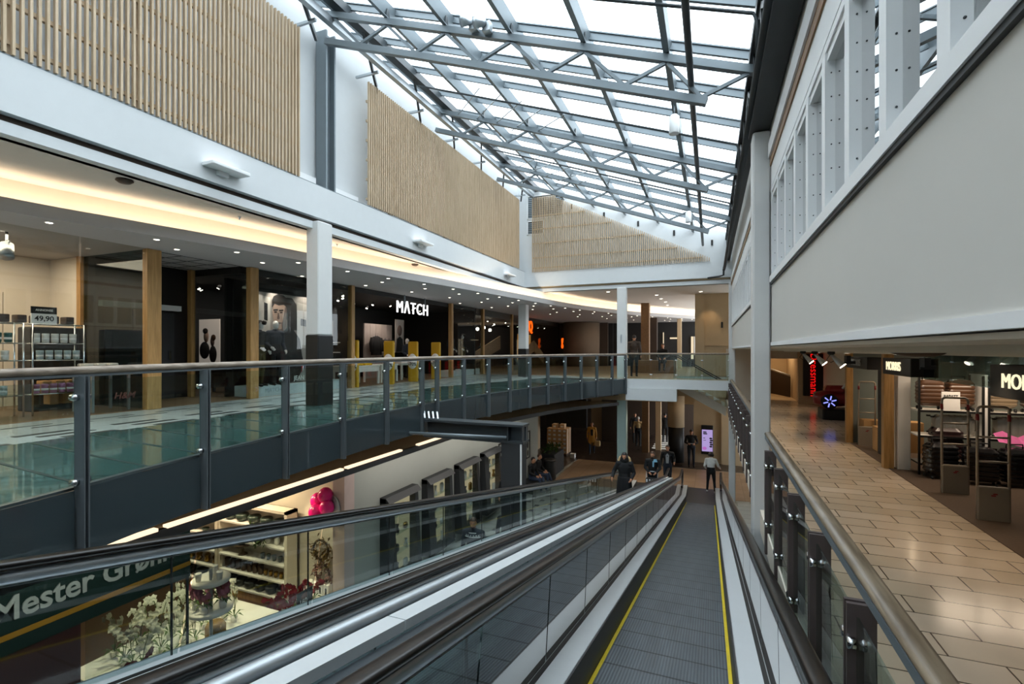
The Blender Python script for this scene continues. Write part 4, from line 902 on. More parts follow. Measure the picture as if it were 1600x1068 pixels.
r=thing('shop_poster','smaller fashion poster leaning by the far entrance post','poster',(-11.9,17.1,ZL)); b=MB(); b.box(-11.95,16.75,-.1,-11.93,17.35,1.25); b.build('panel',M['poster_grey'],r,True); b=MB(); b.lathe((0,0,0),[(.001,0),(.17,0),(.17,.004),(.001,.004)],20,0,1,1.3); b.v=[(-11.925-q[2],17.05+q[0],.8+q[1]) for q in b.v]; b.build('face_print',M['pst_shade'],r,True); b=MB(); b.prism([(-11.92,16.78,-.08),(-11.92,17.3,-.08),(-11.92,17.25,.45),(-11.92,17.05,.56),(-11.92,16.85,.45)],(.003,0,0)); b.build('jacket_print',M['pst_dark'],r,True)
# couple poster seen through the side pane, lit
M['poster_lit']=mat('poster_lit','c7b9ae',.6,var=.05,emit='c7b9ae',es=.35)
r=thing('shop_poster','lit poster of a couple deep in the dark shop beside the recess','poster',(-12.85,9.4,ZL))
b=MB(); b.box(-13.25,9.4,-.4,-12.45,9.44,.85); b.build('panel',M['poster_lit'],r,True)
def flat2(nm,m,c,rx,rz_,dy):
    b=MB(); b.lathe((0,0,0),[(.001,0),(1,0),(1,.003),(.001,.003)],18); b.v=[(-12.85+(c[0]+q[0]*rx+12.7)*.67,9.396-dy-q[2],-.05+(c[1]+q[1]*rz_)*.85) for q in b.v]; b.build(nm,m,r,True)
flat2('print_face',M['pst_skin'],(-12.85,.5),.15,.2,.003); flat2('print_hair',M['pst_hair'],(-12.9,.68),.16,.09,.004); flat2('print_body',M['pst_dark'],(-12.95,.05),.3,.28,.002); flat2('print_face',M['pst_shade'],(-12.48,.34),.12,.17,.003); flat2('print_hair',M['hair_brown'],(-12.42,.46),.14,.1,.004); flat2('print_body',M['pst_dark'],(-12.45,-.08),.22,.28,.002)
table(-12.0,9.5,.6,.9,.62,'dark counter table behind the side pane of the recess',m='black')
b=MB(); b.bbox(-13.1,10.15,ZL,-12.5,10.7,.2,.03); tag(b.build('display_unit',M['black']),'black display unit behind the dark counter table','cabinet')
M['spot_e']=emis('spot_e','fff0d8',14)
random.seed(9)
for q in range(7):
    r=thing('track_spot','small spotlight near the side pane of the dark clothing shop, %s from the near end'%ORD[q],'spotlight',(-13.2+q*.42,8.35+(q*.73)%1.5,1.735),q*1.3,'spotlights by the side pane'); b=MB(); b.tube([(0,0,0),(0,0,-.05),(.04,0,-.12)],[.012,.035,.042],10); b.build('head',M['charcoal'],r); b=MB(); b.tube([(.041,0,-.121),(.045,0,-.128)],.036,10); b.build('lens',M['spot_e'],r)
random.seed(3); k=0
for (x0,x1,y0,y1,z,n,wh) in((-13.3,-10.2,8.6,17.5,1.735,16,'clothing shop'),(-13.2,-10.2,20.8,32,1.585,14,'brown shop row')):
    for q in range(n):
        x=random.uniform(x0,x1); y=y0+(y1-y0)*(q+.5)/n
        r=thing('track_spot','small spotlight on the %s ceiling, %s from the near end'%(wh,nth(q)),'spotlight',(x,y,z),random.uniform(-2,2),'spotlights in the '+wh)
        b=MB(); b.tube([(0,0,0),(0,0,-.05),(.04,0,-.12)],[.012,.035,.042],10); b.build('head',M['charcoal'],r); b=MB(); b.tube([(.041,0,-.121),(.045,0,-.128)],.036,10); b.build('lens',M['spot_e'],r)
# orange signs, stair-like brown parapets in the brown shop row
M['sign_orange']=emis('sign_orange','ff5a10',1.6)
text_obj('shop_sign','MQ',.85,M['sign_orange'],(-9.72,26.6,1.35),(PI/2,0,PI/2),None,.03,True,sx=.9); tag(bpy.data.objects['shop_sign.001'],'orange illuminated letters partly behind the far column','sign')
text_obj('shop_sign','g',.95,M['sign_orange'],(-9.0,36.0-5,.62),(PI/2,0,PI/2),None,.03,True,sx=.8); tag(bpy.data.objects['shop_sign.002'],'single orange letter next to the brown round wall','sign')
for y0,y1,zt0,zt1,lb in((20.75,24.1,-.2,.75,'near'),(26.8,29.5,-.3,.6,'far')):
    b=MB(); b.prism([(-10.5,y0,zt0-.55),(-10.5,y0,zt0),(-10.5,y1,zt1),(-10.5,y1+.02,zt1-.7)],(.06,0,0)); tag(b.build('stair_parapet',M['oak_y']),'sloping brown parapet behind the brown shop window, %s one'%lb,'parapet','sloping parapets')
b=MB(); b.prism([(-10.5,29.55,.6),(-10.5,31.5,-.3),(-10.5,31.5,-.9),(-10.5,29.55,-.1)],(.06,0,0)); tag(b.build('stair_parapet',M['oak_y']),'downward half of the far sloping brown parapet','parapet','sloping parapets')
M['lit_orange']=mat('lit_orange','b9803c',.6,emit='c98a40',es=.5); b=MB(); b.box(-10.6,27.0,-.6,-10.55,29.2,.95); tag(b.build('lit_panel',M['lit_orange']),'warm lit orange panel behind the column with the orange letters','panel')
for q in range(4):
    r=thing('pendant_light','small round pendant lamp in the brown shop window, %s from the left'%ORD[q],'lamp',(-10.8,21.3+q*.75,1.15-.1*(q%2)),0,'brown shop pendants'); b=MB(); b.ball((0,0,0),.08,0,12); b.build('globe',M['spot_e'],r); b=MB(); b.tube([(0,0,.08),(0,0,.5)],.006,5); b.build('cord',M['black'],r)
# curved brown wall with niche
b=MB(); b.lathe((-8.3,33.3,ZL),[(1.25,0),(1.25,3.0)],40); tag(b.build('round_wall',M['beige_dk'] if 'beige_dk' in M else mm('beige_dk','6e5c4a',.8,var=.05)),'rounded brown wall drum at the far end of the left gallery','wall drum')
# downlights along the soffit
M['dl']=emis('dl','fff3dc',9)
tl=[];L0=0
for i in range(len(FASC)-1): L0+=math.dist(FASC[i],FASC[i+1])
pts=[]
for off,t0,dt in((.28,6.6,1.35),(.95,7.3,1.75),(1.9,16,2.0),(2.9,17,2.3)):
    t=t0
    while t<L0-2:
        p,d=curve_at(FASC,t); q=p+V((-d.y,d.x,0))*off
        if q.x>-9.75: pts.append((q.x,q.y))
        t+=dt
pts.sort(key=lambda q:q[1])
proto=thing('downlight','x','downlight',(0,0,0)); b=MB(); b.lathe((0,0,0),[(.045,-.006),(.058,-.006),(.058,0)],14); b.build('ring',M['white_paint'],proto); b=MB(); b.lathe((0,0,-.007),[(.0001,0),(.042,0)],14); b.build('lamp',M['dl'],proto)
rep(proto,[(x,y,1.9) for x,y in pts],'small round downlight in the curved soffit, %s from the near end','downlight','soffit downlights')
# wall uplights on the white band, detectors on the sloping cove ceiling
for i,(y,lb) in enumerate(((5.55,'nearest, over the broad oak post'),(11.35,'middle, over the shop name'),(17.5,'farthest, near the corner'))):
    r=thing('wall_uplight','flat white wall lamp on the white band, '+lb,'lamp',(XW,y,2.86),0,'flat wall lamps'); b=MB(); b.bbox(0,-.33,0,.26,.33,.055,.01); b.build('housing',M['white_paint'],r); b=MB(); b.box(0,-.09,-.07,.06,.09,.0); b.build('bracket',M['white_paint'],r); b=MB(); b.box(.04,-.28,.056,.22,.28,.058); b.build('lens',M['dl_soft'] if 'dl_soft' in M else M.setdefault('dl_soft',emis('dl_soft','f4f8ff',3)),r)
for i,(x,y) in enumerate(((-7.75,4.4),(-7.75,11.8),(-7.8,15.2))):
    b=MB(); b.lathe((x,y,2.43),[(.1,0),(.11,-.02),(.07,-.05),(.0001,-.055)],18); tag(b.build('ceiling_detector',M['brown_dark']),'dark round detector on the cove ceiling, %s from the near end'%ORD[i],'detector','cove ceiling detectors')
for i,y in enumerate((2.6,6.4,8.9,13.1,16.6)):
    b=MB(); b.lathe((-7.95,y,2.43),[(.03,0),(.03,-.02),(.012,-.03),(.012,-.06)],10); tag(b.build('fire_sprinkler',M['chrome']),'small sprinkler head on the cove ceiling, %s from the near end'%ORD[i],'sprinkler','cove sprinklers')
text_obj('column_number','1',.5,M['alu'],(-3.25,19.44,.42),(PI/2,0,0),None,.001); tag(bpy.data.objects['column_number'],'pale grey number on the white column by the bridge','number')
# ---------------------------------------------------------------- lower floor
XG=-6.9
b=MB(); b.box(XG-.25,8.25,L,XG,20.0,-1.97); st(b.build('wall_grey',M['grey_wall']))
b=MB(); b.box(-12.5,8.35,L,XG-.25,8.6,-1.97); st(b.build('wall_flower_shop',M['cream_wall']))
b=MB(); b.box(-12.7,-7,L,-12.5,8.6,-1.97); st(b.build('wall_flower_back',M['brown_dark']))
b=MB(); b.box(XG-.3,7.95,L,XG,8.25,-1.97); st(b.build('wall_pink_pier',mat('pale_pink','c9b4ae',.8)))
mm('dark_red','3a1614',.5,var=.1)
b=MB(); b.box(XG-.1,-7,L,XG,3.45,-3.22); st(b.build('wall_dark_red',M['dark_red']))
b=MB(); b.box(XG-.1,-7,-2.5,XG-.02,8.0,-1.97); st(b.build('wall_over_sign',M['beige']))
b=MB(); b.prism([(-12.5,-7,L+.001),(XG,-7,L+.001),(XG,8.3,L+.001),(-12.5,8.3,L+.001)],(0,0,.008)); st(b.build('floor_flower_shop',mat('dark_oak','4d3828',.45,var=.15)))
mm('sign_green','0b2621',.5,var=.05); mm('sign_gold','a5761d',.5,var=.1); mm('sign_letter','a9aca6',.6,var=.03)
r=thing('shop_sign','dark green florist sign with cream letters and a gold line','sign',(XG,1.5,-2.85))
b=MB(); b.box(XG-.02,-4,-3.22,XG+.02,4.75,-2.47); b.build('board',M['sign_green'],r,True)
b=MB(); b.box(XG+.02,-4,-3.06,XG+.03,4.75,-3.0); b.build('gold_line',M['sign_gold'],r,True)
o=text_obj('letters','Mester Grønn',.36,M['sign_letter'],(XG+.035,3.58,-2.75),(PI/2,0,PI/2),r,.008,True); xs_=[q.co.x for q in o.data.vertices]; o.scale.x=1.84/(max(xs_)-min(xs_))
b=MB(); b.box(XG-.01,3.5,L+.1,XG+.01,4.7,-3.22); tag(b.build('shop_window',M['glass_shop']),'florist window pane in front of the white orchids','window pane')
b=MB(); b.box(XG-.015,4.71,L,XG+.015,4.735,-2.5); tag(b.build('window_post',M['steel_dark']),'thin dark post at the edge of the florist window','post')
# curtain rods / ceiling battens of the shop opening
for k,(x,z) in enumerate(((-7.3,-2.5),(-7.7,-2.6),(-8.1,-2.7))):
    b=MB(); b.tube([(x,3,z),(x,8.3,z)],.02,8); tag(b.build('ceiling_rail',M['brown_dark']),'brown rail under the florist ceiling, %s from the travelator'%ORD[k],'rail','florist ceiling rails')
# warm strip lamps along the slab edge
for k,(y0,y1) in enumerate(((.5,3.6),(3.7,6.6),(6.7,8.3),(8.9,10.4),(10.5,11.9))):
    b=MB(); b.box(-5.82,y0,-2.035,-5.74,y1,-2.0)
    tag(b.build('strip_lamp',M['led_warm']),'warm light strip along the gallery slab edge, %s from the near end'%ORD[k],'strip lamp','slab edge light strips')
# shelf unit of pots
def shelf_unit(x0,x1,y,lb,zs,top):
    r=thing('shelf_unit',lb,'shelves',((x0+x1)/2,y,L),0,'florist shelf units')
    b=MB(); b.box(x0,y,L,x0+.05,y+.3,top); b.build('side_panel',M['cream_wall'],r,True); b=MB(); b.box(x1-.08,y,L,x1,y+.3,top); b.build('side_panel',M['cream_wall'],r,True)
    b=MB(); b.box(x0,y+.28,L,x1,y+.3,top); b.build('back_panel',M['cream_wall'],r,True); b=MB(); b.box(x0,y,top-.06,x1,y+.3,top); b.build('top_panel',M['cream_wall'],r,True)
    for z in zs: b=MB(); b.box(x0+.05,y-.03,z-.035,x1-.08,y+.28,z); b.build('shelf',M['white_goods'],r,True)
    b=MB(); b.box(x0,y-.01,L,x1,y+.02,zs[0]-.035); b.build('plinth',M['oak'],r,True)
    return r
ZS=[-5.38,-5.02,-4.66,-4.3,-3.9]
shelf_unit(-10.55,-8.45,7.95,'lit white shelf unit of pots and vases, right of the two in the florist',ZS,-3.5); shelf_unit(-12.4,-10.6,7.95,'lit white shelf unit with gold bowls, left of the two in the florist',ZS,-3.5)
mm('gold','9a7a36',.25,.8,var=.1); mm('pot_dark','2a2f30',.4,var=.1); mm('pot_green','3c4a44',.3,var=.1); mm('pot_brown','4d3b2c',.6,var=.15)
def pot(kind,m):
    P={'bowl':[(.03,0),(.06,.02),(.085,.07),(.08,.072),(.05,.03)],'vase':[(.04,0),(.06,.06),(.055,.13),(.035,.17),(.045,.2),(.035,.195)],'cup':[(.035,0),(.045,.1),(.047,.12),(.04,.118)],'stack':[(.05,0),(.06,.05),(.05,.055),(.062,.1),(.052,.105),(.064,.15),(.054,.155),(.066,.2),(.05,.2)],'big':[(.08,0),(.13,.06),(.14,.14),(.12,.17),(.1,.15)],'gourd':[(.04,0),(.075,.05),(.05,.1),(.07,.15),(.04,.2),(.02,.21)]}[kind]
    b=MB(); b.lathe((0,0,0),P,16); return b.build('flower_pot',M[m])
rows=[('gourd','gold',1,-12.2,-10.8,6,'gold ribbed vase','gold bowl shelf'),('cup','pot_brown',2,-12.2,-10.8,6,'brown cup','second shelf of the left unit'),('big','pot_dark',0,-12.1,-10.85,4,'dark wide pot','bottom shelf of the left unit'),('bowl','pot_green',3,-12.2,-10.8,5,'green bowl','upper shelf of the left unit'),
('big','pot_dark',0,-10.3,-8.7,6,'dark wide pot','bottom shelf of the right unit'),('stack','pot_brown',1,-10.4,-9.35,7,'grey-brown stack of cups','second shelf of the right unit'),('cup','gold',1,-9.2,-8.6,5,'gold tumbler','right end of the second shelf'),('cup','pot_green',2,-9.3,-8.6,5,'green tumbler','third shelf of the right unit'),('vase','white_goods',3,-9.4,-8.6,4,'pale vase','fourth shelf of the right unit'),('big','pot_green',4,-10.3,-8.8,5,'green pot','top shelf of the right unit')]
for kind,m,zi,x0,x1,n,lb,wh in rows:
    rep(pot(kind,m),[(x0+(x1-x0)*k/(n-1),8.07,ZS[zi]) for k in range(n)],lb+' on the '+wh+', %s from the left','pot','pots: '+wh)
r=thing('cake_stand','brown footed bowl alone on the third shelf of the right unit','stand',(-9.9,8.06,ZS[2])); b=MB(); b.lathe((0,0,0),[(.1,0),(.09,.02),(.025,.05),(.025,.14),(.06,.16)],18); b.build('foot',M['pot_brown'],r); b=MB(); b.lathe((0,0,0),[(.05,.16),(.16,.2),(.18,.26),(.16,.25),(.04,.19)],18); b.build('bowl',M['pot_brown'],r)
# wreath wall
random.seed(11)
def wreath(x,y,z,R,m,lb):
    r=thing('wreath',lb,'wreath',(x,y,z)); b=MB()
    for k in range(150):
        a=random.uniform(0,2*PI); rr=R+random.gauss(0,.05); p=V((rr*math.cos(a),random.uniform(-.06,.04),rr*math.sin(a)))
        d=V((random.gauss(0,1),random.gauss(-.4,.6),random.gauss(0,1))).normalized()*random.uniform(.08,.15); s=d.cross(V((.3,.5,.8))).normalized()*.026
        b.add([p-s*.4,p+d*.5-s,p+d,p+d*.5+s],[(0,1,2,3)])
    b.build('leaves',M[m],r); b=MB(); b.tube([(R*math.cos(2*PI*k/20),0,R*math.sin(2*PI*k/20)) for k in range(21)],.022,8); b.build('ring',M['brown_dark'],r)
mm('straw','7a6238',.9,var=.3,scale=20); mm('dry_pink','8d6a62',.9,var=.3,scale=20)
wreath(-7.75,8.2,-4.28,.2,'straw','large straw and green wreath hung beside the shelf unit'); wreath(-7.7,8.2,-4.78,.18,'dry_pink','dusty pink dried wreath below the straw wreath'); wreath(-9.2,7.85,-4.05,.17,'green_leaf','dark green leaf wreath hung on the right shelf unit')
for k in range(4):
    r=thing('lantern_box','white carton with a black lantern picture below the wreaths, %s from the left'%ORD[k],'carton',(-7.98+k*.155,8.15,-5.2),0,'lantern cartons'); b=MB(); b.bbox(-.07,-.06,0,.07,.06,.24,.004); b.build('carton',M['paper'],r); b=MB(); b.box(-.022,-.063,.06,.022,-.061,.15); b.prism([(-.03,-.063,.15),(.03,-.063,.15),(0,-.063,.185)],(0,.002,0)); b.box(-.03,-.063,.04,.03,-.061,.055); b.build('lantern_print',M['black'],r)
b=MB(); b.box(-8.3,8.0,-5.26,-7.25,8.3,-5.22); tag(b.build('wall_shelf',M['white_goods']),'thin white shelf under the lantern cartons','shelf')
for k,(x,y,z) in enumerate(((-7.55,7.9,-3.12),(-7.3,7.85,-2.97),(-7.22,7.8,-3.2),(-7.45,7.75,-3.3))):
    r=thing('balloon','glossy pink balloon in the bunch by the pale pier, %s of the four'%['left','top','right','lowest'][k],'balloon',(x,y,z),0,'pink balloons'); b=MB(); b.ball((0,0,0),.15,0,18,1.1); b.build('skin',M['pink'],r); b=MB(); b.lathe((0,0,-.19),[(.018,0),(.006,.03)],8); b.build('knot',M['pink'],r)
b=MB(); b.lathe((0,0,0),[(.19,0),(.2,.01),(.2,.02),(.19,.03)],28); b.v=[(-7.18+q[0],7.93-q[2],-3.25+q[1]*1.4) for q in b.v]; tag(b.build('pier_emblem',M['alu']),'round outline emblem on the pale pier beside the balloons','emblem')
# orchids on the white table
r=thing('flower_table','white topped crate table carrying the white orchids in the florist window','table',(-8.1,5.5,L)); b=MB(); b.bbox(-.75,-1.25,.74,.75,1.25,.8,.01); b.build('tabletop',M['white_goods'],r); b=MB(); b.box(-.7,-1.2,0,.7,1.2,.74); b.build('crate',M['oak_y'],r)
def orchid(fm,hh=.5):
    r=thing('orchid_plant','x','plant',(0,0,0)); b=MB(); b.lathe((0,0,0),[(.045,0),(.06,.11),(.055,.11),(.05,.09)],14); b.build('pot',M['white_goods'],r)
    b=MB()
    for k in range(6):
        a=k*1.05+random.random(); d=V((math.cos(a),math.sin(a),0)); s=V((-d.y,d.x,0)); b.add([V((0,0,.1)),d*.1+s*.022+V((0,0,.17)),d*.2+V((0,0,.13)),d*.1-s*.022+V((0,0,.17))],[(0,1,2,3)])
    for s in(-1,1): b.tube([(0,0,.1),(s*.03,.02,hh*.6),(s*.09,.03,hh),(s*.16,.0,hh*.97)],.005,5)
    b.build('leaves_and_stems',M['green_leaf'],r)
    b=MB()
    for s in(-1,1):
        for k in range(8):
            t=k/7; c=V((s*(.03+.13*t)+random.gauss(0,.02),random.gauss(0,.03),hh*(.6+.45*math.sin(t*1.9))+random.gauss(0,.015)))
            for q in range(5):
                a=q*2*PI/5+random.random()*.3; d=V((math.cos(a),-.25,math.sin(a)))*.05; w_=V((-math.sin(a),0,math.cos(a)))*.03; b.add([c,c+d*.5+w_,c+d*1.1,c+d*.5-w_],[(0,1,2,3)])
    b.build('flowers',M[fm],r); return r
random.seed(5); mm('petal_red','7c1220',.6,var=.15); mm('petal_pink','b2718a',.6,var=.15)
pr_=orchid('petal_white',.6)
rep(pr_,[(-8.6+.27*(k%4)+random.uniform(-.04,.04),4.7+.36*(k//4)+random.uniform(-.05,.05),L+.8) for k in range(20)],'white orchid in a white pot on the florist table, %s from the near left','plant','white orchids',lambda i:i*1.3)
p2=orchid('petal_red',.42); rep(p2,[(-7.55,6.9+.22*k,L+.4) for k in range(5)]+[(-7.8,7.0+.2*k,L+.4) for k in range(4)]+[(-7.5,4.45,L+.8)],'dark red flowering plant right of the orchid table, %s from the left','plant','dark red plants',lambda i:i*.9)
b=MB(); b.bbox(-8.0,6.85,L,-7.35,7.85,L+.4,.02); tag(b.build('flower_crate',M['pot_brown']),'brown crate of dark red plants beside the orchid table','crate')
r=thing('tiered_stand','white two-tier round stand with pink flowers behind the sign end','stand',(-7.2,5.3,L))
for z,rr in((-4.05,.3),(-3.6,.26)): b=MB(); b.lathe((-7.2,5.3,z),[(.02,0),(rr,0),(rr+.01,.05),(rr,.06),(.02,.03)],28); b.build('tray',M['white_goods'],r,True)
b=MB(); b.tube([(-7.2,5.3,L),(-7.2,5.3,-3.4)],.025,10); b.build('pole',M['alu'],r,True)
p3=orchid('petal_pink',.3); rep(p3,[(-7.2+.2*math.cos(a),5.3+.2*math.sin(a),-3.99) for a in(.3,1.5,2.6,3.9,5.2)],'pink flowering plant on the lower tray of the round stand, %s around it','plant','pink plants on the stand'); rep(pot('cup','white_goods'),[(-7.2+.17*math.cos(a),5.3+.17*math.sin(a),-3.54) for a in(.1,2.2,4.3)],'white cup on the upper tray of the round stand, %s around it','pot','cups on the stand')
r=thing('rope_basket','pale glass lantern basket with rope handle among the orchids','basket',(-7.5,5.6,L+.8)); b=MB(); b.lathe((0,0,0),[(.13,0),(.15,.05),(.15,.3),(.11,.36),(.1,.36),(.1,.3)],20); b.build('body',M['straw'],r); b=MB(); b.tube([(-.14*math.cos(a),-.02,.33-.14*math.sin(a)) for a in [PI*k/10 for k in range(11)]],.014,8); b.build('handle',M['fur'],r)
for k,(x,y,z,t) in enumerate(((-7.2,6.3,-4.95,''),(-7.15,7.15,-4.82,'160'))):
    r=thing('price_card','dark price card on a stick by the red plants, %s one'%('left' if k==0 else 'right'),'card',(x,y,z),0,'dark price cards'); b=MB(); b.box(x-.01,y-.19,z,x+.01,y+.19,z+.26); b.build('card',M['charcoal'],r,True); b=MB(); b.tube([(x,y,L+.3),(x,y,z)],.008,6); b.build('stick',M['alu'],r,True); b=MB(); b.lathe((0,0,0),[(.001,0),(.1,0),(.1,.002),(.001,.002)],14,0,1,.6); b.v=[(x+.011+q[2],y+q[0],z+.16+q[1]) for q in b.v]; b.build('flower_print',M['dry_pink'],r,True)
    if t: text_obj('price_text',t,.13,M['paper'],(x+.013,y-.05,z+.06),(PI/2,0,PI/2),r,.001,True)
b=MB(); b.box(-7.72,4.3,L+.801,-7.7,4.42,L+.92); tag(b.build('red_tag',M['red_plastic']),'small red price tag at the front corner of the orchid table','tag')
b=MB(); b.ribbon([(-7.3+.05*math.sin(k),7.75+.04*math.cos(k*2),-5.2+.03*k) for k in range(9)],[(-7.24+.05*math.sin(k),7.77+.04*math.cos(k*2),-5.2+.03*k) for k in range(9)]); tag(b.build('wire_ornament',M['chrome']),'small wire ornament on the florist floor right of the price cards','ornament')
# display cases in the grey wall
M['case_lit']=emis('case_lit','d9c8a0',.6)
for k in range(4):
    y0=9.4+1.72*k; r=thing('display_case','dark framed lit display case in the grey wall, %s from the near end'%ORD[k],'display case',(XG,y0+.42,-5.15),0,'grey wall display cases')
    b=MB()
    for a,c,z0,z1 in((y0-.3,y0,-5.25,-3.35),(y0+.85,y0+1.0,-5.25,-3.35),(y0-.3,y0+1.0,-3.45,-3.33),(y0-.3,y0+1.0,-5.32,-5.2)): b.prism([(XG,a,z0),(XG+.28,a,z0),(XG+.16,a,z1),(XG,a,z1)],(0,c-a,0))
    b.build('frame',M['charcoal'],r,True)
    b=MB(); b.box(XG+.002,y0,-5.2,XG+.02,y0+.85,-3.45); b.build('back_panel',M['case_lit'],r,True)
    for z in(-4.75,-4.3,-3.88): b=MB(); b.box(XG+.02,y0,z,XG+.16,y0+.85,z+.012); b.build('shelf',M['glass'],r,True)
    b=MB(); b.prism([(XG+.275,y0,-5.2),(XG+.28,y0,-5.2),(XG+.17,y0,-3.45),(XG+.165,y0,-3.45)],(0,.85,0)); b.build('glass_front',M['glass_shop'],r,True)
    for q,(z,m) in enumerate(((-5.19,'cloth_white'),(-4.738,'charcoal'),(-4.288,'gold'),(-3.868,'white_goods'))):
        for e in range(2):
            b=MB(); (b.bbox(XG+.04,y0+.14+e*.36,z,XG+.12,y0+.30+e*.36,z+.14+.05*((q+e+k)%3),.03) if (q+e+k)%2 else b.lathe((XG+.08,y0+.24+e*.36,z),[(.05,0),(.06,.06),(.03,.13),(.05,.2+.04*(k%2))],12)); tag(b.build('display_item',M[m] if (q+e)%2 else M['cloth_white' if q%2 else 'charcoal']),'small item on the %s level of the %s display case, %s'%(['lowest','second','third','top'][q],ORD[k],['left','right'][e]),'item','display case items')
for k,(y0,y1) in enumerate(((15.75,16.35),(16.6,17.05),(18.5,18.95))):
    r=thing('wall_picture','thin black frame with three dark blots on the grey wall, %s from the near end'%ORD[k],'picture',(XG,(y0+y1)/2,-3.9),0,'blot pictures'); b=MB()
    for a,c,z0,z1 in((y0,y0+.03,-4.4,-3.3),(y1-.03,y1,-4.4,-3.3),(y0,y1,-4.4,-4.36),(y0,y1,-3.34,-3.3)): b.box(XG+.001,a,z0,XG+.03,c,z1)
    b.build('frame',M['black'],r,True)
    for q in range(3): b=MB(); b.lathe((0,0,0),[(.001,0),(.1,0),(.1,.004),(.001,.004)],9,0,.8+.2*(q%2),1.35); b.v=[(XG+.002+z,(y0+y1)/2+x*(1 if q%2 else -1)+.03*(q-1),-3.55-.32*q+y) for x,y,z in b.v]; b.build('blot',M['black'],r,True)
# support frame beside the travelator
r=thing('support_frame','dark grey I-beam and column propping the gallery edge beside the travelator','support',(-3.4,8.55,L))
b=MB(); b.box(-5.3,8.38,-1.42,-3.18,8.72,-1.38); b.box(-5.3,8.38,-1.73,-3.18,8.72,-1.69); b.box(-5.3,8.54,-1.69,-3.18,8.56,-1.42); b.box(-3.5,8.4,-1.69,-3.48,8.7,-1.42); b.box(-3.22,8.4,-1.69,-3.2,8.7,-1.42); b.build('beam',M['steel_dark'],r,True)
b=MB(); b.box(-3.62,8.4,L,-3.24,8.72,-1.73); b.build('column',M['charcoal'],r,True)
b=MB(); b.box(-3.24,8.39,L,-3.215,8.42,-1.73); b.build('edge_strip',M['white_paint'],r,True)
b=MB(); b.tube([(-5.5,8.0,-1.6),(-3.5,8.36,-1.62)],.03,8); b.build('brace',M['steel'],r,True)
for k in range(4): b=MB(); b.beam((-5.28+.1*k,8.4,-1.36),(-5.36+.1*k,8.5,-1.24),.03,.03); b.build('bracket',M['alu'],r,True)
b=MB(); b.tube([(XG+.02,19.3,-2.55),(XG+.3,19.1,-2.62)],.06,10); b.tube([(XG+.0,19.32,-2.5),(XG+.1,19.25,-2.55)],.02,6); tag(b.build('security_camera',M['white_paint']),'white security camera high on the far end of the grey wall','camera')
# bench and bin by the far end of the grey wall
r=thing('bench','low dark bench by the end of the grey wall','bench',(-6.6,18.7,L)); b=MB(); b.bbox(-.25,-.9,.36,.25,.9,.44,.02); b.build('seat',M['black'],r)
for s in(-1,1): b=MB(); b.box(-.2,s*.75-.04,0,.2,s*.75+.04,.36); b.build('leg',M['steel_dark'],r)
r=thing('waste_bin','black cylindrical waste bin beyond the bench','bin',(-6.45,20.3,L)); b=MB(); b.lathe((0,0,0),[(.24,0),(.26,.05),(.26,.75),(.24,.8)],24); b.build('body',M['black'],r); b=MB(); b.lathe((0,0,.8),[(.24,0),(.27,.02),(.27,.07),(.15,.09)],24); b.build('rim',M['alu_dark'],r)
b=MB(); b.bbox(-7.1,20.8,L,-6.4,22.3,L+.95,.02); tag(b.build('planter_box',M['charcoal']),'dark planter box behind the waste bin','planter')
random.seed(21); b=MB()
for k in range(220):
    p=V((random.uniform(-7.05,-6.45),random.uniform(20.85,22.25),L+.95+random.random()*.3)); d=V((random.gauss(0,1),random.gauss(0,1),random.gauss(.6,.5))).normalized()*.13; s=d.cross(V((.2,.7,.3))).normalized()*.03; b.add([p,p+d*.5+s,p+d,p+d*.5-s],[(0,1,2,3)])
tag(b.build('planter_foliage',M['green_leaf']),'mixed dark foliage standing in the planter box','foliage',kind='stuff')
# cartons stacked on the pallet
b=MB(); b.box(-8.1,24.9,L+.008,-7.0,25.9,L+.13); tag(b.build('pallet',M['pot_brown']),'low pallet under the stacked cartons','pallet')
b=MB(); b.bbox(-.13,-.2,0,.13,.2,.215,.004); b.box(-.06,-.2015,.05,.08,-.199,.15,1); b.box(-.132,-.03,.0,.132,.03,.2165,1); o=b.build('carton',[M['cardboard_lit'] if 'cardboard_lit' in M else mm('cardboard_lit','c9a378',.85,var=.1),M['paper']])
rep(o,[(-7.95+.275*c+random.uniform(-.008,.008),25.12,L+.131+.218*q) for q in range(6) for c in range(4)]+[(-7.12,25.55,L+.131+.218*q) for q in range(6)]+[(-7.7,25.2,L+.131+.218*6),(-7.3,25.25,L+.131+.218*6)],'tan carton stacked on the pallet, %s counting up from the bottom left','carton','stacked cartons')
b=MB(); b.bbox(-6.75,24.65,L+.008,-6.5,24.9,L+.23,.01); tag(b.build('carton',M['paper']),'single white carton on the dark floor before the stack','carton')
# lower hall behind the bridge: walls, columns, screen
b=MB(); b.box(-8.6,26.4,-4.3,-6.3,26.7,-1.97); st(b.build('wall_black_bulkhead',M['black']))
b=MB(); b.box(-6.2,30,L,-4.7,30.2,-1.97); b.box(-14,33.5,L,3.2,33.7,-1.97); st(b.build('wall_lower_hall',M['brown_dark']))
b=MB(); b.box(-6.9,30.2,L,-5.4,30.5,-1.97); b.box(-9.2,23.0,L,-9.0,26.5,-1.97); st(b.build('wall_lower_beige',M['beige']))
b=MB(); b.box(-.78,26.1,L,1.2,26.4,-1.97); b.box(.5,26.0,L,4.2,26.1,-2.4); b.box(-1.9,26.3,-2.75,-.7,26.5,-1.97); st(b.build('wall_lower_screen',M['beige']))
def plain_col(x,y,w,lb,z0,z1,m='beige'): b=MB(); b.bbox(x-w/2,y-w/2,z0,x+w/2,y+w/2,z1,.015); tag(b.build('square_column',M[m]),lb,'column')
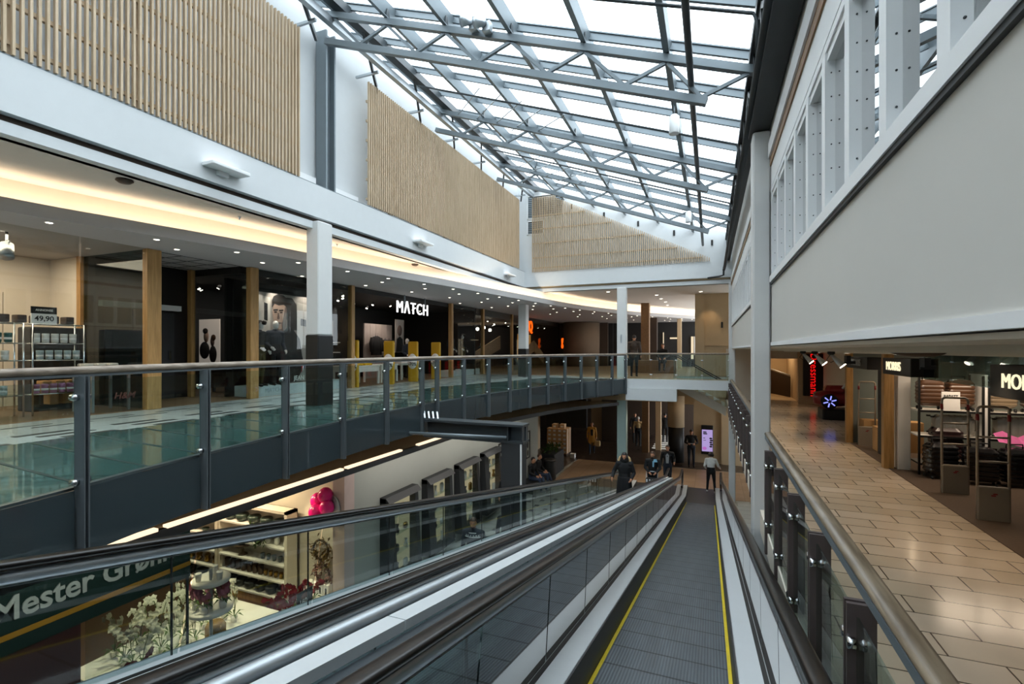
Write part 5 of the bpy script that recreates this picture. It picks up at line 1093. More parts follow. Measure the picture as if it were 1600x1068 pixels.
plain_col(-3.3,27.7,.36,'slim brown column in the dark lower hall',L,-1.97,'oak_y'); plain_col(-2.7,28.5,.3,'second slim column behind the first in the lower hall',L,-1.97)
r=thing('round_column','round column, beige above and black below, in the lower hall','column',(-1.6,25.9,L)); b=MB(); b.lathe((0,0,0),[(.4,1.75),(.4,3.63)],32); b.build('shaft',M['beige'],r); b=MB(); b.lathe((0,0,0),[(.38,0),(.38,1.76)],32); b.build('black_base',M['black'],r)
M['screen_e']=emis('screen_e','b7a2dc',.85); M['screen_d']=mat('screen_d','15141a',.4,emit='15141a',es=.2); M['screen_p']=emis('screen_p','b06ab8',1.0)
r=thing('info_screen','tall lit lilac advertising screen on the beige wall','screen',(-.15,26.05,-5.2)); b=MB(); b.bbox(-.42,26.0,-5.15,.13,26.1,-3.72,.02); b.build('housing',M['black'],r,True); b=MB(); b.box(-.39,25.99,-5.0,.1,25.999,-3.93); b.build('screen',M['screen_e'],r,True)
b=MB()
for x0,z0,x1,z1 in((-.33,-4.08,-.18,-4.02),(-.33,-4.16,-.15,-4.1),(-.33,-4.36,-.24,-4.33),(-.33,-4.46,-.2,-4.44)): b.box(x0,25.985,z0,x1,25.989,z1)
b.build('screen_text',M['screen_d'],r,True)
for q in range(5): b=MB(); b.lathe((0,0,0),[(.03,0),(.055,0),(.055,.002),(.03,.002)],14,0,1.3,.8); b.v=[(.02+.02*(q%2)+x,25.985-z,-4.35-.1*q+y) for x,y,z in b.v]; b.build('screen_figure',M['screen_d'],r,True)
b=MB(); b.lathe((0,0,0),[(.001,0),(.1,0),(.1,.002),(.001,.002)],20,0,1,.8); b.v=[(-.27+x,25.985-z,-4.85+y) for x,y,z in b.v]; b.build('screen_blob',M['screen_p'],r,True)
b=MB()
for k in range(12): b.box(-3.1,28.8+k*.62,L+.008,-2.1,29.1+k*.62,L+.014)
st(b.build('floor_striped_mats',M['paper']))
# stair from the bridge down to the right gallery
r=thing('staircase','short stair with glass side going down from the bridge to the right','stairs',(-.4,21.2,ZR))
n=6
for k in range(n): x=-1.35+k*.29; z=ZL-(k+1)*.16; b=MB(); b.box(x,20.35,z-.06,x+.3,22.05,z); b.build('step',M['tile_brown'],r,True)
b=MB(); b.prism([(-1.35,20.3,ZL+.0),(.55,20.3,ZL-1.05),(.55,20.3,ZL-1.4),(-1.35,20.3,ZL-.35)],(0,.05,0)); b.build('stringer',M['cream_wall'],r,True); b=MB(); b.prism([(-1.35,22.05,ZL+.0),(.55,22.05,ZL-1.05),(.55,22.05,ZL-1.4),(-1.35,22.05,ZL-.35)],(0,.05,0)); b.build('stringer',M['cream_wall'],r,True)
b=MB(); b.prism([(-1.35,20.31,ZL),(.6,20.31,ZL-1.08),(.6,20.31,ZL-.2),(-1.35,20.31,ZL+.85)],(0,.012,0)); b.build('glass_side',M['glass'],r,True)
for y in(20.33,21.95): b=MB(); b.tube([(-1.5,y,ZL+.93),(-1.3,y,ZL+.9),(.6,y,ZL-.2)],.025,8); b.build('handrail',M['black'],r,True)
# upper hall beyond the end wall
plain_col(-3.15,26.4,.42,'brown square column in the upper hall beyond the bridge',ZL,2.44,'oak_y'); plain_col(-3.1,30.0,.4,'darker column behind the brown column in the upper hall',ZL,1.9,'brown_dark'); plain_col(-1.75,31.5,.25,'slim tan column near the cove end in the upper hall',ZL,1.9)
b=MB(); b.box(-.62,22.7,ZL,-.25,23.1,2.44); b.box(-.25,22.85,ZL-1,.75,23.1,2.44); b.box(-.25,22.8,.18,.75,22.86,.24); st(b.build('wall_upper_beige',M['beige']))
b=MB(); b.box(-7.0,35.0,ZL,4,35.2,2.44); b.box(-7.0,34.8,ZL,-6.4,35,1.9); st(b.build('wall_upper_far',M['dark_wall']))
b=MB(); b.bbox(-3.6,24.5,ZL,-1.5,25.1,ZL+.62,.02); tag(b.build('wood_counter',M['oak_y']),'low wooden counter in the upper hall behind the bridge glass','counter')
b=MB(); b.box(.42,22.78,.95,.5,22.85,1.2); tag(b.build('wall_speaker',M['black']),'small black box on the beige wall of the upper hall','speaker')
M['shop_glow']=emis('shop_glow','e6d2b0',1.2)
for k,(x0,x1,z0,z1) in enumerate(((-3.0,-2.95,-1.0,1.2),(-2.55,-1.95,.75,.85),(-1.2,-1.05,-.6,.9),(-.95,-.8,-.4,.9),(-6.0,-5.85,-.9,.8))): b=MB(); b.box(x0,34.85,z0,x1,34.95,z1); tag(b.build('shop_light',M['shop_glow']),'pale lit strip in the far dark shopfront of the upper hall, %s'%ORD[k],'light','far shopfront strips')
b=MB(); b.box(-.9,31.0,-.3,-.15,31.1,.8); tag(b.build('info_board',M['paper']),'pale notice board at the far right of the upper hall','board')
for k,(x,y) in enumerate(((-3.97,20.5),(-2.21,22.5),(-2.17,24.2),(-2.11,25.9),(-2.16,27.8),(-.4,23.8),(-.37,21.9))):
    c=dup(proto,(x,y,2.44),0,'round downlight in the flat ceiling beyond the end wall, %s from the bridge'%ORD[k],'upper hall downlights',1.6)
# ---------------------------------------------------------------- right gallery: luggage shop
def post(x,y,w,lb): b=MB(); b.bbox(x-w/2,y-w/2,ZR,x+w/2,y+w/2,-.02,.008); tag(b.build('shopfront_post',M['oak']),lb,'post')
post(2.9,10.5,.15,'oak post of the luggage shop between the two name boxes'); post(2.9,13.1,.13,'oak post at the far end of the luggage shop'); 
b=MB(); b.box(2.86,2.5,-.42,2.88,8.8,-.06); tag(b.build('glass_transom',M['glass_dark']),'dark glass band above the luggage shop opening','transom')
b=MB(); b.box(3.95,13.2,ZR,4.05,21.7,-.06); b.box(3.95,13.2,ZR,5.2,13.4,-.06); st(b.build('wall_right_shop',M['cream_wall']))
b=MB(); b.box(2.95,13.12,ZR,5.1,13.19,-.06); b.box(5.1,2.5,ZR,5.2,13.2,-.02); st(b.build('wall_luggage_shop',M['teal_grey']))
M['sign_warm']=emis('sign_warm','fff0c4',1.2); M['sign_red']=emis('sign_red','ff1414',.9)
for k,(y0,y1,z0,z1,lb,lit) in enumerate(((11.0,12.5,-.37,-.14,'black name box MORRIS beyond the oak post',0),(8.85,10.1,-.40,-.13,'black lit name box MORRIS nearest the oak post',1),(4.9,6.65,-.48,-.15,'large black lit name box cut by the picture edge',1))):
    r=thing('shop_sign',lb,'sign',(2.75,(y0+y1)/2,z0)); b=MB(); b.bbox(2.72,y0,z0,3.05,y1,z1,.006); b.build('box',M['black'],r,True)
    text_obj('letters','MORRIS',(.19,.2,.21)[k],M['sign_warm'] if lit else M['cloth_grey'],(2.715,(y0+y1)/2+(.0,.1,.26)[k],(z0+z1)/2),(PI/2,0,-PI/2),r,.006,False,sx=(1,.95,1.05)[k])
def gate(x,y,lb):
    r=thing('security_gate',lb,'security gate',(x,y,ZR),0,'grey security gates')
    b=MB(); w=.15; P=[(-w,0,0.02),(-w,0,1.32)]+[(-w+.05-.05*math.cos(a),0,1.34+.05*math.sin(a)) for a in(.4,.8,1.2,PI/2)]+[(w-.05+.05*math.sin(a),0,1.34+.05*math.cos(a)) for a in(0,.4,.8,1.2)]+[(w,0,1.32),(w,0,.02)]; b.tube(P,.016,8); b.build('frame',M['alu_tan'] if 'alu_tan' in M else mm('alu_tan','a39a8e',.4,.5,var=.05),r)
    for z in(1.02,.72): b=MB(); b.tube([(-w,0,z),(w,0,z)],.013,8); b.build('crossbar',M['alu_tan'],r)
    b=MB(); b.bbox(-w-.01,-.03,0,w+.01,.03,.42,.015); b.build('panel',M['panel_tan'] if 'panel_tan' in M else mm('panel_tan','7f7568',.5,var=.05),r)
    b=MB(); b.box(-.012,-.033,.33,.03,-.031,.345); b.box(-.03,-.033,.31,.012,-.031,.325); b.build('emblem',M['red_plastic'],r)
    for s in(-1,1): b=MB(); b.tube([(s*w,0,1.22),(s*w,0,1.3)],.019,8); b.build('red_band',M['red_plastic'],r)
    return r
for x,y,lb in((3.18,7.7,'grey security gate nearest the camera'),(3.27,8.95,'grey security gate second nearest, before the silver suitcase'),(3.12,11.0,'grey security gate just beyond the oak post'),(3.15,12.75,'grey security gate farthest, beside the brown boxes')): gate(x,y,lb)
def suitcase(w,d,h,m,name='suitcase',lying=False):
    r=thing(name,'x','suitcase',(0,0,0))
    b=MB(); n=9; 
    for k in range(2): pass
    # shell: rounded box with horizontal ribs
    prof=[]; nz=22
    vs=[];N=28
    for i in range(nz+1):
        t=i/nz; z=.05+(h-.05)*t; e=min(1,math.sqrt(max(0,1-(abs(2*t-1)**8)))); rib=1-.06*(1 if i%3==2 else 0)
        for k in range(N):
            a=2*PI*k/N; ca,sa=math.cos(a),math.sin(a); q=.32
            vs.append((w/2*e*rib*math.copysign(abs(ca)**q,ca),d/2*e*rib*math.copysign(abs(sa)**q,sa),z))
    b.add(vs,[(i*N+k,i*N+(k+1)%N,(i+1)*N+(k+1)%N,(i+1)*N+k) for i in range(nz) for k in range(N)]+[tuple(range(N-1,-1,-1)),tuple(nz*N+k for k in range(N))],0,False)
    b.build('shell',M[m],r)
    b=MB(); b.tube([(-w*.25,d/2*.3,h-.02),(-w*.25,d/2*.3,h+.04),(w*.25,d/2*.3,h+.04),(w*.25,d/2*.3,h-.02)],.012,6); b.build('handle',M['black'],r)
    b=MB(); b.box(-w/2+.02,-.012,.08,w/2-.02,.012,h-.02) ; b.build('seam',M['black'],r)
    for sx in(-1,1):
        for sy in(-1,1): b=MB(); b.tube([(sx*w*.4-.012,sy*d*.35,.03),(sx*w*.4+.012,sy*d*.35,.03)],.03,10); b.build('wheel',M['black'],r)
    if lying: r.rotation_euler=(0,PI/2,0)
    return r
mm('case_brown','5b3f2c',.3,var=.08,coat=.4); mm('case_tan','8a7860',.3,var=.06,coat=.4); mm('case_silver','a5a49e',.25,.5,var=.05); mm('case_black','15161a',.25,var=.05,coat=.5); mm('case_wine','2e1c1c',.3,var=.05,coat=.4)
def rack2(x0,x1,y,lb):
    r=thing('luggage_rack',lb,'rack',((x0+x1)/2,y,ZR),0,'black luggage racks')
    for x in(x0,x1):
        for yy in(y-.2,y+.25): b=MB(); b.box(x-.014,yy-.014,ZR,x+.014,yy+.014,-.42); b.build('upright',M['black'],r,True)
    for z in(-1.0,-1.42,-1.88): b=MB(); b.box(x0,y-.2,z-.025,x1,y+.25,z); b.build('shelf',M['white_goods'] if z>-1.8 else M['black'],r,True); b=MB(); b.box(x0-.01,y-.215,z-.03,x1+.01,y-.2,z+.005); b.build('shelf_edge',M['black'],r,True)
rack2(3.22,4.05,10.3,'black luggage rack with white shelves behind the second gate'); rack2(4.12,5.05,10.3,'black luggage rack at the right picture edge')
b=MB(); b.box(4.06,10.1,ZR,4.11,10.6,-.4); tag(b.build('display_partition',M['paper']),'white upright panel between the two luggage racks','panel')
b=MB(); b.box(3.1,10.85,ZR,3.16,11.4,-.42); b.bbox(3.02,10.4,ZR,3.2,10.6,-.45,.005); tag(b.build('display_partition',M['white_goods']),'white side panel left of the luggage racks','panel')
def put(r,loc,lb,rz=0,grp=None): r.location=loc; r.rotation_euler=(r.rotation_euler[0],r.rotation_euler[1],rz); r['label']=lb; 
s1=suitcase(.36,.22,.52,'case_brown'); put(s1,(3.42,10.28,-1.0),'brown ribbed suitcase at the left of the top rack shelf'); dup(s1,(3.82,10.3,-1.0),.1,'brown ribbed suitcase right of the white notice, top shelf')
s2=suitcase(.36,.22,.5,'case_tan'); put(s2,(4.35,10.3,-1.0),'tan ribbed suitcase on the top shelf right of the white panel'); s3=suitcase(.38,.24,.5,'case_wine'); put(s3,(4.8,10.3,-1.0),'dark suitcase at the far right of the top shelf')
s4=suitcase(.34,.24,.6,'case_silver',lying=True); put(s4,(3.4,10.28,-1.245),'silver suitcase lying on the middle rack shelf'); c=dup(s4,(4.2,10.3,-1.245),0,'silver suitcase lying on the middle shelf right of the panel'); c.rotation_euler=(0,PI/2,0)
s5=suitcase(.42,.27,.6,'case_black'); put(s5,(3.45,9.95,ZR),'large black suitcase on the carpet before the rack, left one',.2)
for x,y,rz,lb in((3.85,9.7,-.2,'large black suitcase on the carpet before the rack, middle one'),(4.3,9.75,.15,'large black suitcase on the carpet right of the second gate'),(4.7,9.4,0,'black suitcase on the carpet at the right picture edge'),(4.6,8.7,.3,'black suitcase in front by the nearest gate')): dup(s5,(x,y,ZR),rz,lb)
s6=suitcase(.42,.27,.62,'case_wine'); put(s6,(3.62,10.25,-1.88),'wine-dark suitcase standing low inside the rack')
b=MB(); b.ribbon([(4.15+.1*k,10.05-.03*(k%3),-1.32+.05*math.sin(k*1.7)) for k in range(9)],[(4.16+.1*k,9.9,-1.46+.03*math.cos(k)) for k in range(9)]); tag(b.build('pink_cloth',M['pink_cloth'] if 'pink_cloth' in M else mm('pink_cloth','d86aa8',.8)),'pink fabric hanging over the middle shelf at right','cloth')
r=thing('notice','white printed notice on the top luggage shelf','notice',(3.6,10.05,-1.0)); b=MB(); b.box(3.5,10.05,-.99,3.74,10.06,-.68); b.build('sheet',M['paper'],r,True); text_obj('notice_text','RABATT',.05,M['black'],(3.62,10.045,-.75),(PI/2,0,0),r,.001,True)
r=thing('button_cabinet','dark cabinet with three pale round buttons behind the oak post','cabinet',(3.3,11.7,ZR)); b=MB(); b.bbox(3.12,11.5,ZR,3.5,11.9,-.35,.01); b.build('body',M['charcoal'],r,True)
for z in(-.55,-.85,-1.1): b=MB(); b.lathe((0,0,0),[(.02,0),(.035,.004),(.02,.01)],14); b.v=[(3.25+q[0],11.495-q[2],z+q[1]) for q in b.v]; b.build('button',M['white_paint'],r,True)
for k,(x,y,s) in enumerate(((3.35,12.2,.5),(3.75,12.3,.62),(3.3,12.95,.55))): b=MB(); b.bbox(x-.2,y-.16,ZR+.011,x+.2,y+.16,ZR+s,.006); tag(b.build('cardboard_box',M['cardboard']),'brown cardboard box beyond the far gate, %s'%['nearest','tallest, to the right','farthest'][k],'box')
# red ride-on car
r=thing('ride_on_car','red toy ride car with a blue-lit wheel on a black stand','ride',(3.35,17.3,ZR))
b=MB(); b.lathe((0,0,0),[(.02,-.5),(.22,-.46),(.3,-.2),(.3,.2),(.24,.45),(.08,.52)],20); b.v=[(3.4+q[2],17.35+q[0],ZR+.62+q[1]*.8) for q in b.v]; b.bbox(3.2,17.1,ZR+.75,3.75,17.6,ZR+1.02,.1); b.build('body',M['red_plastic'],r,True)
b=MB(); b.tube([(3.28,16.98,ZR+.55),(3.28,17.08,ZR+.55)],.22,28); b.build('wheel',M['black'],r,True)
M['led_blue']=emis('led_blue','8a90ff',1.6); b=MB()
for k in range(6): a=2*PI*k/6+.3; b.beam((3.28+.05*math.cos(a),16.975,ZR+.55+.05*math.sin(a)),(3.28+.16*math.cos(a),16.975,ZR+.55+.16*math.sin(a)),.008,.045,up=(0,1,0)) if 0 else b.tube([(3.28+.05*math.cos(a),16.975,ZR+.55+.05*math.sin(a)),(3.28+.17*math.cos(a),16.975,ZR+.55+.17*math.sin(a))],.018,6)
b.build('wheel_lights',M['led_blue'],r,True)
b=MB(); b.bbox(3.1,17.0,ZR,3.85,17.75,ZR+.32,.03); b.build('stand',M['black'],r,True)
b=MB(); b.tube([(3.6,17.0,ZR+.95),(3.72,17.05,ZR+1.12),(3.78,17.2,ZR+1.14)],.03,8); b.build('mirror',M['white_paint'],r,True)
# far end: vertical red name board, doorway
r=thing('shop_sign','tall black board with red vertical lettering at the far end','sign',(3.55,21.6,-1.7)); b=MB(); b.bbox(3.3,21.55,-1.75,4.0,21.7,-.15,.01); b.build('board',M['black'],r,True); text_obj('letters','Dressmann',.36,M['sign_red'],(3.64,21.54,-.95),(PI/2,PI/2,0),r,.006,False)
b=MB(); b.box(3.15,21.7,ZR,4.2,21.9,.0); st(b.build('wall_sign_pier',M['beige']))
r=thing('escalator_rail','dark stair rail glimpsed through the far doorway','rail',(2.6,24.6,ZR)); b=MB(); b.tube([(2.1,25.5,-.7),(3.2,24.2,-1.1)],.03,8); b.build('handrail',M['alu'],r,True); b=MB(); b.prism([(2.1,25.5,-1.9),(3.2,24.2,-2.05),(3.2,24.2,-1.15),(2.1,25.5,-.75)],(.02,.02,0)); b.build('panel',M['brown_dark'],r,True)
# ceiling: track spots, oval lamp, hooks, downlights
for k,(x,y) in enumerate(((1.6,10.5),(1.6,9.4),(1.6,8.2))):
    r=thing('track_spotlight','grey track spotlight with bright lens under the low ceiling, %s of three'%['left','middle','right'][k],'spotlight',(x,y,-.02),0,'low ceiling track spots'); b=MB(); b.lathe((0,0,0),[(.045,0),(.05,-.03),(.03,-.05)],14); b.build('base',M['black'],r); b=MB(); b.tube([(0,0,-.04),(.05,-.02,-.11),(.13,-.04,-.2)],[.02,.03,.05],12); b.build('head',M['alu'],r); b=MB(); b.tube([(.131,-.041,-.201),(.137,-.043,-.208)],.045,12); b.build('lens',M['spot_e'],r); b=MB(); b.tube([(.0,.03,-.04),(-.05,.03,-.12),(.0,.02,-.16),(.06,0,-.12)],.006,5); b.build('cable',M['black'],r)
r=thing('oval_ceiling_lamp','oval shaded ceiling lamp near the luggage shop','lamp',(2.2,6.9,-.02)); b=MB(); b.lathe((0,0,0),[(.26,0),(.27,-.012),(.16,-.05),(.001,-.06)],28,0,1,.8); b.build('shade',M['brown_dark'],r); b=MB(); b.lathe((0,0,-.0),[(.275,.005),(.28,-.008),(.27,-.012)],28,0,1,.8); b.build('rim',M['alu'],r)
for k,y in enumerate((3.6,5.2,9.0,12,15)):
    dup(proto,(2.62,y,-.062),0,'small downlight in the low ceiling of the right gallery, %s from the camera'%ORD[k],'right gallery downlights',1.2)
for k,(y,x) in enumerate(((4.6,1.5),(6.2,1.35))):
    b=MB(); b.box(x,y,-.13,x+.04,y+.1,-.06); b.box(x,y+.08,-.15,x+.1,y+.1,-.12); tag(b.build('ceiling_bracket',M['black']),'small dark bracket under the low ceiling, %s one'%['nearer','farther'][k],'bracket')
# ---------------------------------------------------------------- people
P=PI
figure('person','person in white jacket and black trousers walking off the travelator end','person',(.02,20.7,L+.018),P,1.58,dict(top='cloth_white',trousers='cloth_black',shoe='shoe_white',hair='hair_dark'),
  dict(elL=(-.28,-.08,1.15),wrL=(-.36,-.27,1.0),elR=(.25,.03,1.13),wrR=(.20,-.13,.98),knL=(-.13,-.06,.49),anL=(-.16,.06,.08),knR=(.12,-.08,.5),anR=(.15,-.08,.08)),lean=(0,-.08),bulk=1.12,hair='bob',female=True,nod=.25,look=-.3)
bz=lambda y:-(1.7+.2037*y)
r=figure('person','person in long black coat with tan fur-trimmed hood riding the left travelator','person',(-2.28,14.2,bz(14.2)),.1,1.66,dict(hair='hair_dark',shoe='black'),dict(elL=(-.31,.02,1.15),wrL=(-.34,-.2,1.0),elR=(.27,.04,1.12),wrR=(.2,-.18,.98)),bulk=1.25,skirt=(1.0,.45,.2,.25),hair='long',female=True,look=-.2,nod=.15)
b=MB(); random.seed(2)
for k in range(15):
    a=-.5+(PI+1.0)*k/14; b.ball((.155*math.cos(a),.02-.01*math.sin(a),1.46+.15*math.sin(a)),.045+.008*random.random(),0,8)
b.build('fur_trim',M['fur'],r)
b=MB(); b.lathe((0,.06,1.48),[(.13,-.06),(.16,0),(.15,.08),(.1,.13)],14); b.build('hood',M['cloth_black'],r)
r=figure('person','bearded person in black jacket with light blue lining pushing a striped stroller','person',(-1.98,18.75,bz(18.75)),.05,1.76,dict(hair='hair_brown',shoe='shoe_white'),dict(elL=(-.26,-.02,1.14),wrL=(-.1,-.28,1.02),elR=(.26,-.02,1.14),wrR=(.12,-.28,1.02)),bulk=1.15,look=-.5,nod=.1)
b=MB(); b.prism([(.02,-.135,1.36),(.17,-.12,1.38),(.14,-.12,1.47),(.04,-.1,1.46)],(0,.03,0)); b.prism([(.0,-.14,1.2),(.05,-.14,1.2),(.06,-.13,1.4),(.0,-.135,1.4)],(0,.02,0)); b.build('collar',M['sky_cloth'],r)
b=MB(); b.ball((0,-.055,1.535),.05,0,10,.8); b.build('beard',M['hair_brown'],r)
r=thing('stroller','stroller with black and white striped bag held by the bearded person','stroller',(-1.98,18.3,bz(18.3)))
mm('stripe_w','dedede',.8); b=MB(); b.bbox(-.2,-.12,.45,.2,.12,.8,.04); b.build('bag',M['cloth_black'],r)
for k in range(4): b=MB(); b.box(-.17+k*.1,-.125,.48,-.12+k*.1,-.12,.78); b.build('stripe',M['stripe_w'],r)
b=MB(); b.tube([(-.2,.25,.98),(.2,.25,.98)],.015,8); b.tube([(-.2,.25,.98),(-.2,-.1,.1)],.012,6); b.tube([(.2,.25,.98),(.2,-.1,.1)],.012,6); b.build('frame',M['alu'],r)
for s in(-1,1):
    for y in(-.12,.2): b=MB(); b.tube([(s*.2-.015,y,.09),(s*.2+.015,y,.09)],.085,14); b.build('wheel',M['black'],r)
r=figure('person','dark-haired person in black jacket over grey shirt behind the bearded person','person',(-1.62,20.9,L+.018),0,1.7,dict(hair='hair_dark'),dict(elR=(.27,.02,1.15),wrR=(.28,-.2,1.06)),bulk=1.08)
b=MB(); b.prism([(-.05,-.118,1.0),(.05,-.118,1.0),(.07,-.118,1.32),(0,-.105,1.4),(-.07,-.118,1.32)],(0,.02,0)); b.build('shirt',M['cloth_grey'],r)
r=figure('person','person all in black holding a tablet beside the lilac screen','person',(-.85,25.0,L+.008),.1,1.78,dict(hair='hair_dark'),dict(elL=(-.27,.0,1.12),wrL=(-.14,-.27,1.1),elR=(.27,.0,1.12),wrR=(.12,-.27,1.1)),nod=.35)
r=thing('tablet','pale tablet held by the person in black','tablet',(-.84,24.6,L+1.17)); b=MB(); b.bbox(-.13,-.02,0,.13,.12,.012,.004); b.build('case',M['cloth_grey'],r)
r=figure('person','person in open mustard coat walking with a bag in the dark lower hall','person',(-5.95,26.2,L+.008),.2,1.68,dict(top='mustard',trousers='denim',hair='hair_brown'),dict(knL=(-.1,-.14,.5),anL=(-.11,-.14,.08),knR=(.1,.02,.49),anR=(.11,.2,.12)),bulk=1.1,skirt=(1.0,.62,.18,.22),hair='bob',female=True)
b=MB(); b.prism([(-.06,-.13,.75),(.06,-.13,.75),(.07,-.12,1.34),(-.07,-.12,1.34)],(0,.02,0)); b.build('shirt',M['cloth_black'],r)
r=thing('shopping_bag','pale carrier bag hanging from the hand of the person in mustard','bag',(-5.62,26.15,L+.42)); b=MB(); b.bbox(-.14,-.08,0,.14,.08,.3,.04); b.build('bag',M['fur'],r); b=MB(); b.tube([(-.06,0,.29),(-.04,0,.42),(.04,0,.42),(.06,0,.29)],.008,6); b.build('handle',M['fur'],r)
r=figure('person','bearded person in dark sweater with white patterned yoke beyond the left handrail','person',(-5.05,10.1,L),.15,1.74,dict(top='cloth_navy',trousers='denim',hair='hair_brown'),bulk=1.15,look=.1)
b=MB(); 
for rr,z,m_ in((.205,1.31,0),(.185,1.35,1),(.16,1.39,0),(.125,1.43,1)): b.lathe((0,.01,z),[(rr,0),(rr*.96,.022)],36,m_,1,.62)
for k in range(18): a=2*PI*k/18; b.ball((.19*math.cos(a),.01+.118*math.sin(a),1.355),.013,0,6)
b.build('patterned_yoke',[M['cloth_white'],M['cloth_navy']],r)
b=MB(); b.ball((0,-.055,1.535),.05,0,10,.8); b.build('beard',M['hair_brown'],r)
figure('person','white-haired person in black standing beyond the patterned sweater','person',(-4.65,11.2,L),.2,1.76,dict(hair='hair_grey'),bulk=1.1)
figure('person','long-haired person in black walking along the grey wall by the last display case','person',(-6.1,14.6,L),.3,1.66,dict(hair='hair_dark'),dict(knL=(-.1,-.12,.5),anL=(-.1,-.1,.08)),bulk=1.1,hair='long',female=True)
sit=dict(pel=(0,0,.50),wst=(0,.02,.66),che=(0,-.01,.88),nek=(0,-.03,1.04),hed=(0,-.07,1.2),shl=(-.19,-.02,.985),elL=(-.25,-.06,.74),wrL=(-.13,-.28,.62),shr=(.19,-.02,.985),elR=(.25,-.06,.74),wrR=(.13,-.28,.62),hiL=(-.09,0,.48),knL=(-.11,-.43,.5),anL=(-.11,-.5,.08),hiR=(.09,0,.48),knR=(.11,-.43,.51),anR=(.11,-.62,.1))
figure('person','person in black jacket and jeans seated on the bench, nearer one','person',(-6.62,18.45,L),PI/2-.2,1.72,dict(trousers='denim',shoe='cloth_grey'),sit,bulk=1.12)
figure('person','person in black seated on the bench, farther one','person',(-6.62,19.2,L),PI/2,1.7,dict(trousers='denim',shoe='shoe_white',hair='hair_brown'),sit,bulk=1.1)
g=dict(top='cloth_black',trousers='cloth_black')
f1=figure('person','person in dark clothes seen from behind in the upper hall by the white column','person',(-3.0,21.2,ZL+.005),PI,1.74,dict(g,top='brown_dark'),bulk=1.15)
figure('person','person in dark clothes seated on the low counter of the upper hall','person',(-2.1,24.3,ZL+.12),0,1.7,g,sit)
f2=figure('person','person in black walking away in the lower hall near the round column','person',(-2.55,31,L+.008),PI,1.76,g,dict(knL=(-.1,-.12,.5),anL=(-.1,-.1,.08)))
dup(f2,(-4.25,30.4,L+.008),.3,'person in black in the far lower hall, left of the slim column')
figure('person','person in beige top standing in the far dark lower hall','person',(-3.9,29.2,L+.008),PI,1.7,dict(top='fur',trousers='cloth_black',hair='hair_grey'))
dup(f2,(-8.55,23.2,L+.007),1.2,'person in black standing left of the stacked cartons')
# ---------------------------------------------------------------- lamps
def area(name,loc,rot,sx,sy,e,col=(1,.82,.6)):
    l=bpy.data.lights.new(name,'AREA'); l.shape='RECTANGLE'; l.size=sx; l.size_y=sy; l.energy=e; l.color=col
    o=bpy.data.objects.new(name,l); COL.objects.link(o); o.location=loc; o.rotation_euler=rot; return o
def spot(name,loc,to,e,ang=60,blend=.5,col=(1,.85,.65),r=.05):
    l=bpy.data.lights.new(name,'SPOT'); l.energy=e; l.spot_size=math.radians(ang); l.spot_blend=blend; l.color=col; l.shadow_soft_size=r
    o=bpy.data.objects.new(name,l); COL.objects.link(o); o.location=loc; d=(V(to)-V(loc)).normalized(); o.rotation_euler=d.to_track_quat('-Z','Y').to_euler(); return o
def point(name,loc,e,col=(1,.82,.6),r=.1):
    l=bpy.data.lights.new(name,'POINT'); l.energy=e; l.color=col; l.shadow_soft_size=r; o=bpy.data.objects.new(name,l); COL.objects.link(o); o.location=loc; return o
WARM=(1,.72,.42)
# cove strips lying in the trough behind the curved fascia, shining up
t=4.0
while t<L0-1.5:
    p,d=curve_at(FASC,t); q=p+V((-d.y,d.x,0))*.14
    area('cove_lamp',(q.x,q.y,2.03),(PI,0,math.atan2(d.y,d.x)),1.5,.1,8,(1,.79,.55)); t+=1.5
area('shop_lamp',(-11.3,3.2,1.86),(0,0,0),2.2,4.5,170,(1,.80,.58))
for y in(9.5,13,16): area('shop_lamp',(-11.9,y,1.7),(0,0,0),1.2,1.2,14,(1,.83,.7))
area('shop_lamp',(-11.6,23.5,1.5),(0,0,0),2,3,14,WARM)
YEL=(1,.80,.50)
for x,y in((-9.5,7.3),(-11.5,7.2)): area('florist_fill',(x,y,-2.2),(0,0,0),1.6,.3,70,YEL)  # unseen lights without fittings, added to brighten the florist shelves
for x,y in((-8.3,4.7),(-8.0,6.4)): spot('florist_fill_spot',(x+.5,y,-2.2),(x-.1,y+.1,-5),330,85,.6,YEL)  # likewise unseen, added over the flower table
spot('florist_fill_spot',(-7.9,6.9,-2.2),(-7.7,8.2,-4.6),160,60,.6,YEL)  # likewise unseen, added to brighten the wreath wall
# right gallery: warm pools on the tiles, dim shop
for y,x,e in((11.6,2.0,70),(8.6,2.2,40),(6.4,2.5,60),(4.0,2.6,25),(2.0,2.4,12),(15.5,1.9,40),(19.5,2.4,40)): spot('gallery_downlight',(x,y,-.1),(x+.05,y,-2.1),e,95,.9,(1,.76,.5),.06)
area('luggage_lamp',(4.1,9.6,-.08),(0,0,0),1.6,.4,24,(1,.8,.6)); area('luggage_lamp',(4.2,12,-.08),(0,0,0),1.2,.6,26,(1,.75,.5)); area('passage_lamp',(2.7,24.6,.02),(0,0,0),1,1.5,18,(1,.72,.42))
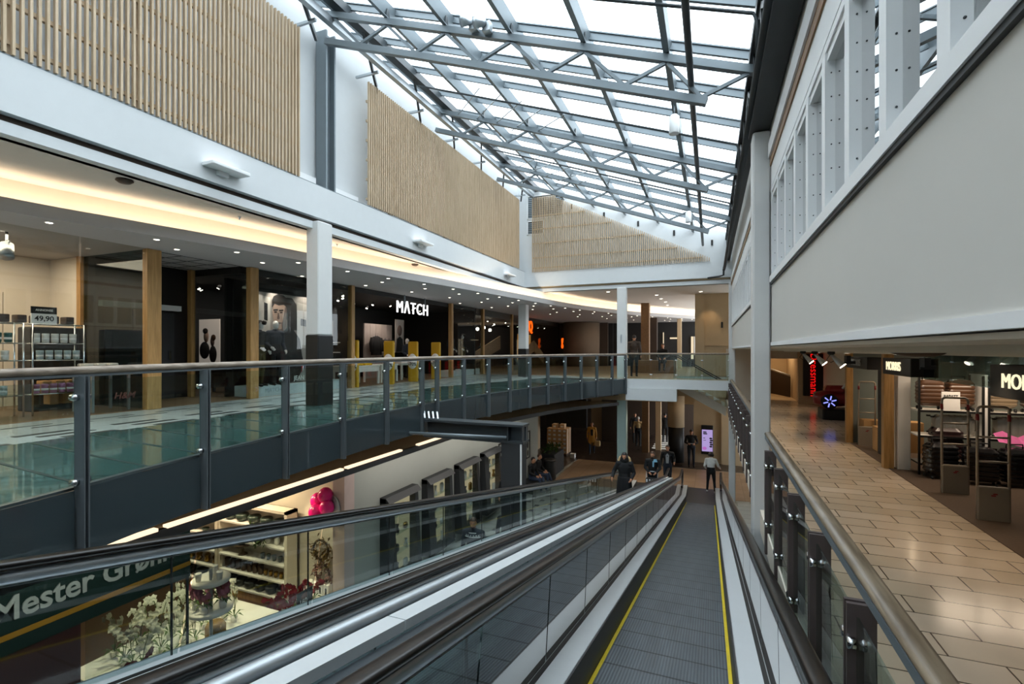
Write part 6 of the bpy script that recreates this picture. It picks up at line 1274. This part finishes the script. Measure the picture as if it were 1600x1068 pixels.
# upper hall and lower hall
for x,y in((-2.2,24.2),(-2.1,28),(-4.2,21)): spot('hall_downlight',(x,y,2.38),(x,y,-1),70,95,.8,WARM,.08)
spot('wall_washer',(.1,22.2,2.3),(-.1,22.9,.4),30,60,.7,WARM)
area('hall_lamp',(-4.5,31,1.85),(0,0,0),5,3,25,WARM)
for x,y,e in((-7.8,24.6,26),(-3.5,29.5,14),(-1.2,25.0,10),(.4,25.0,10),(-5.9,24.8,14)): spot('lower_hall_spot',(x,y,-2.02),(x,y,-5.6),e,100,.8,(1,.74,.46),.08)
for y in(9.6,12.4,15.2): area('slab_fill',(-5.95,y,-2.2),(0,.75,0),.2,2.6,17,(1,.93,.84))  # added under the slab to brighten the grey wall
area('sign_fill',(-5.95,2.6,-2.2),(0,.9,0),.15,3.5,22,(1,.93,.84))  # added light for the florist sign, which skylight alone leaves dark
for x,y in((-4.6,11),(-4.8,14.5),(-5.4,17.5)): spot('lower_floor_fill',(x-1.5,y,-2.2),(x,y,L),130,110,.9,(1,.95,.88),.1)  # added spots that brighten the pale lower floor

for y0,tx,ty,tz,e in((9.0,-10.15,9.4,.4,60),(10.3,-10.15,9.8,.5,50),(8.7,-9.98,8.6,.2,25),(18.4,-10.2,18.4,.0,30),(19.3,-10.2,19.4,.0,30),(21.9,-10.9,21.9,.2,25)): spot('window_spot',(-9.9+(.0 if y0<12 else .02),y0,1.7 if y0<20 else 1.5),(tx-.05,ty,tz),e,75,.7,(1,.88,.75),.04)
for x,y,tx,ty,tz,e in((-11.4,12.6,-12.6,12.6,.6,60),(-11.4,16.2,-12.6,16.3,.5,60),(-10.3,13.2,-10.7,13.2,-.6,40),(-10.6,15.2,-11,15.8,-.5,30),(-11.9,8.6,-12.85,9.4,.3,30)): spot('shop_spot',(x,y,1.68),(tx,ty,tz),e,70,.7,(1,.85,.72),.04)
for x,y,ty in((-2.6,20.2,19.6),(-4.6,21.0,20.4),(-.8,22.4,21.2),(-2.4,22.6,21.4)): spot('lower_hall_spot',(x,y,-2.02),(x,ty-.6,-5.6),95,105,.8,(1,.86,.68),.08)  # added fill for the floor and faces around the travelator end
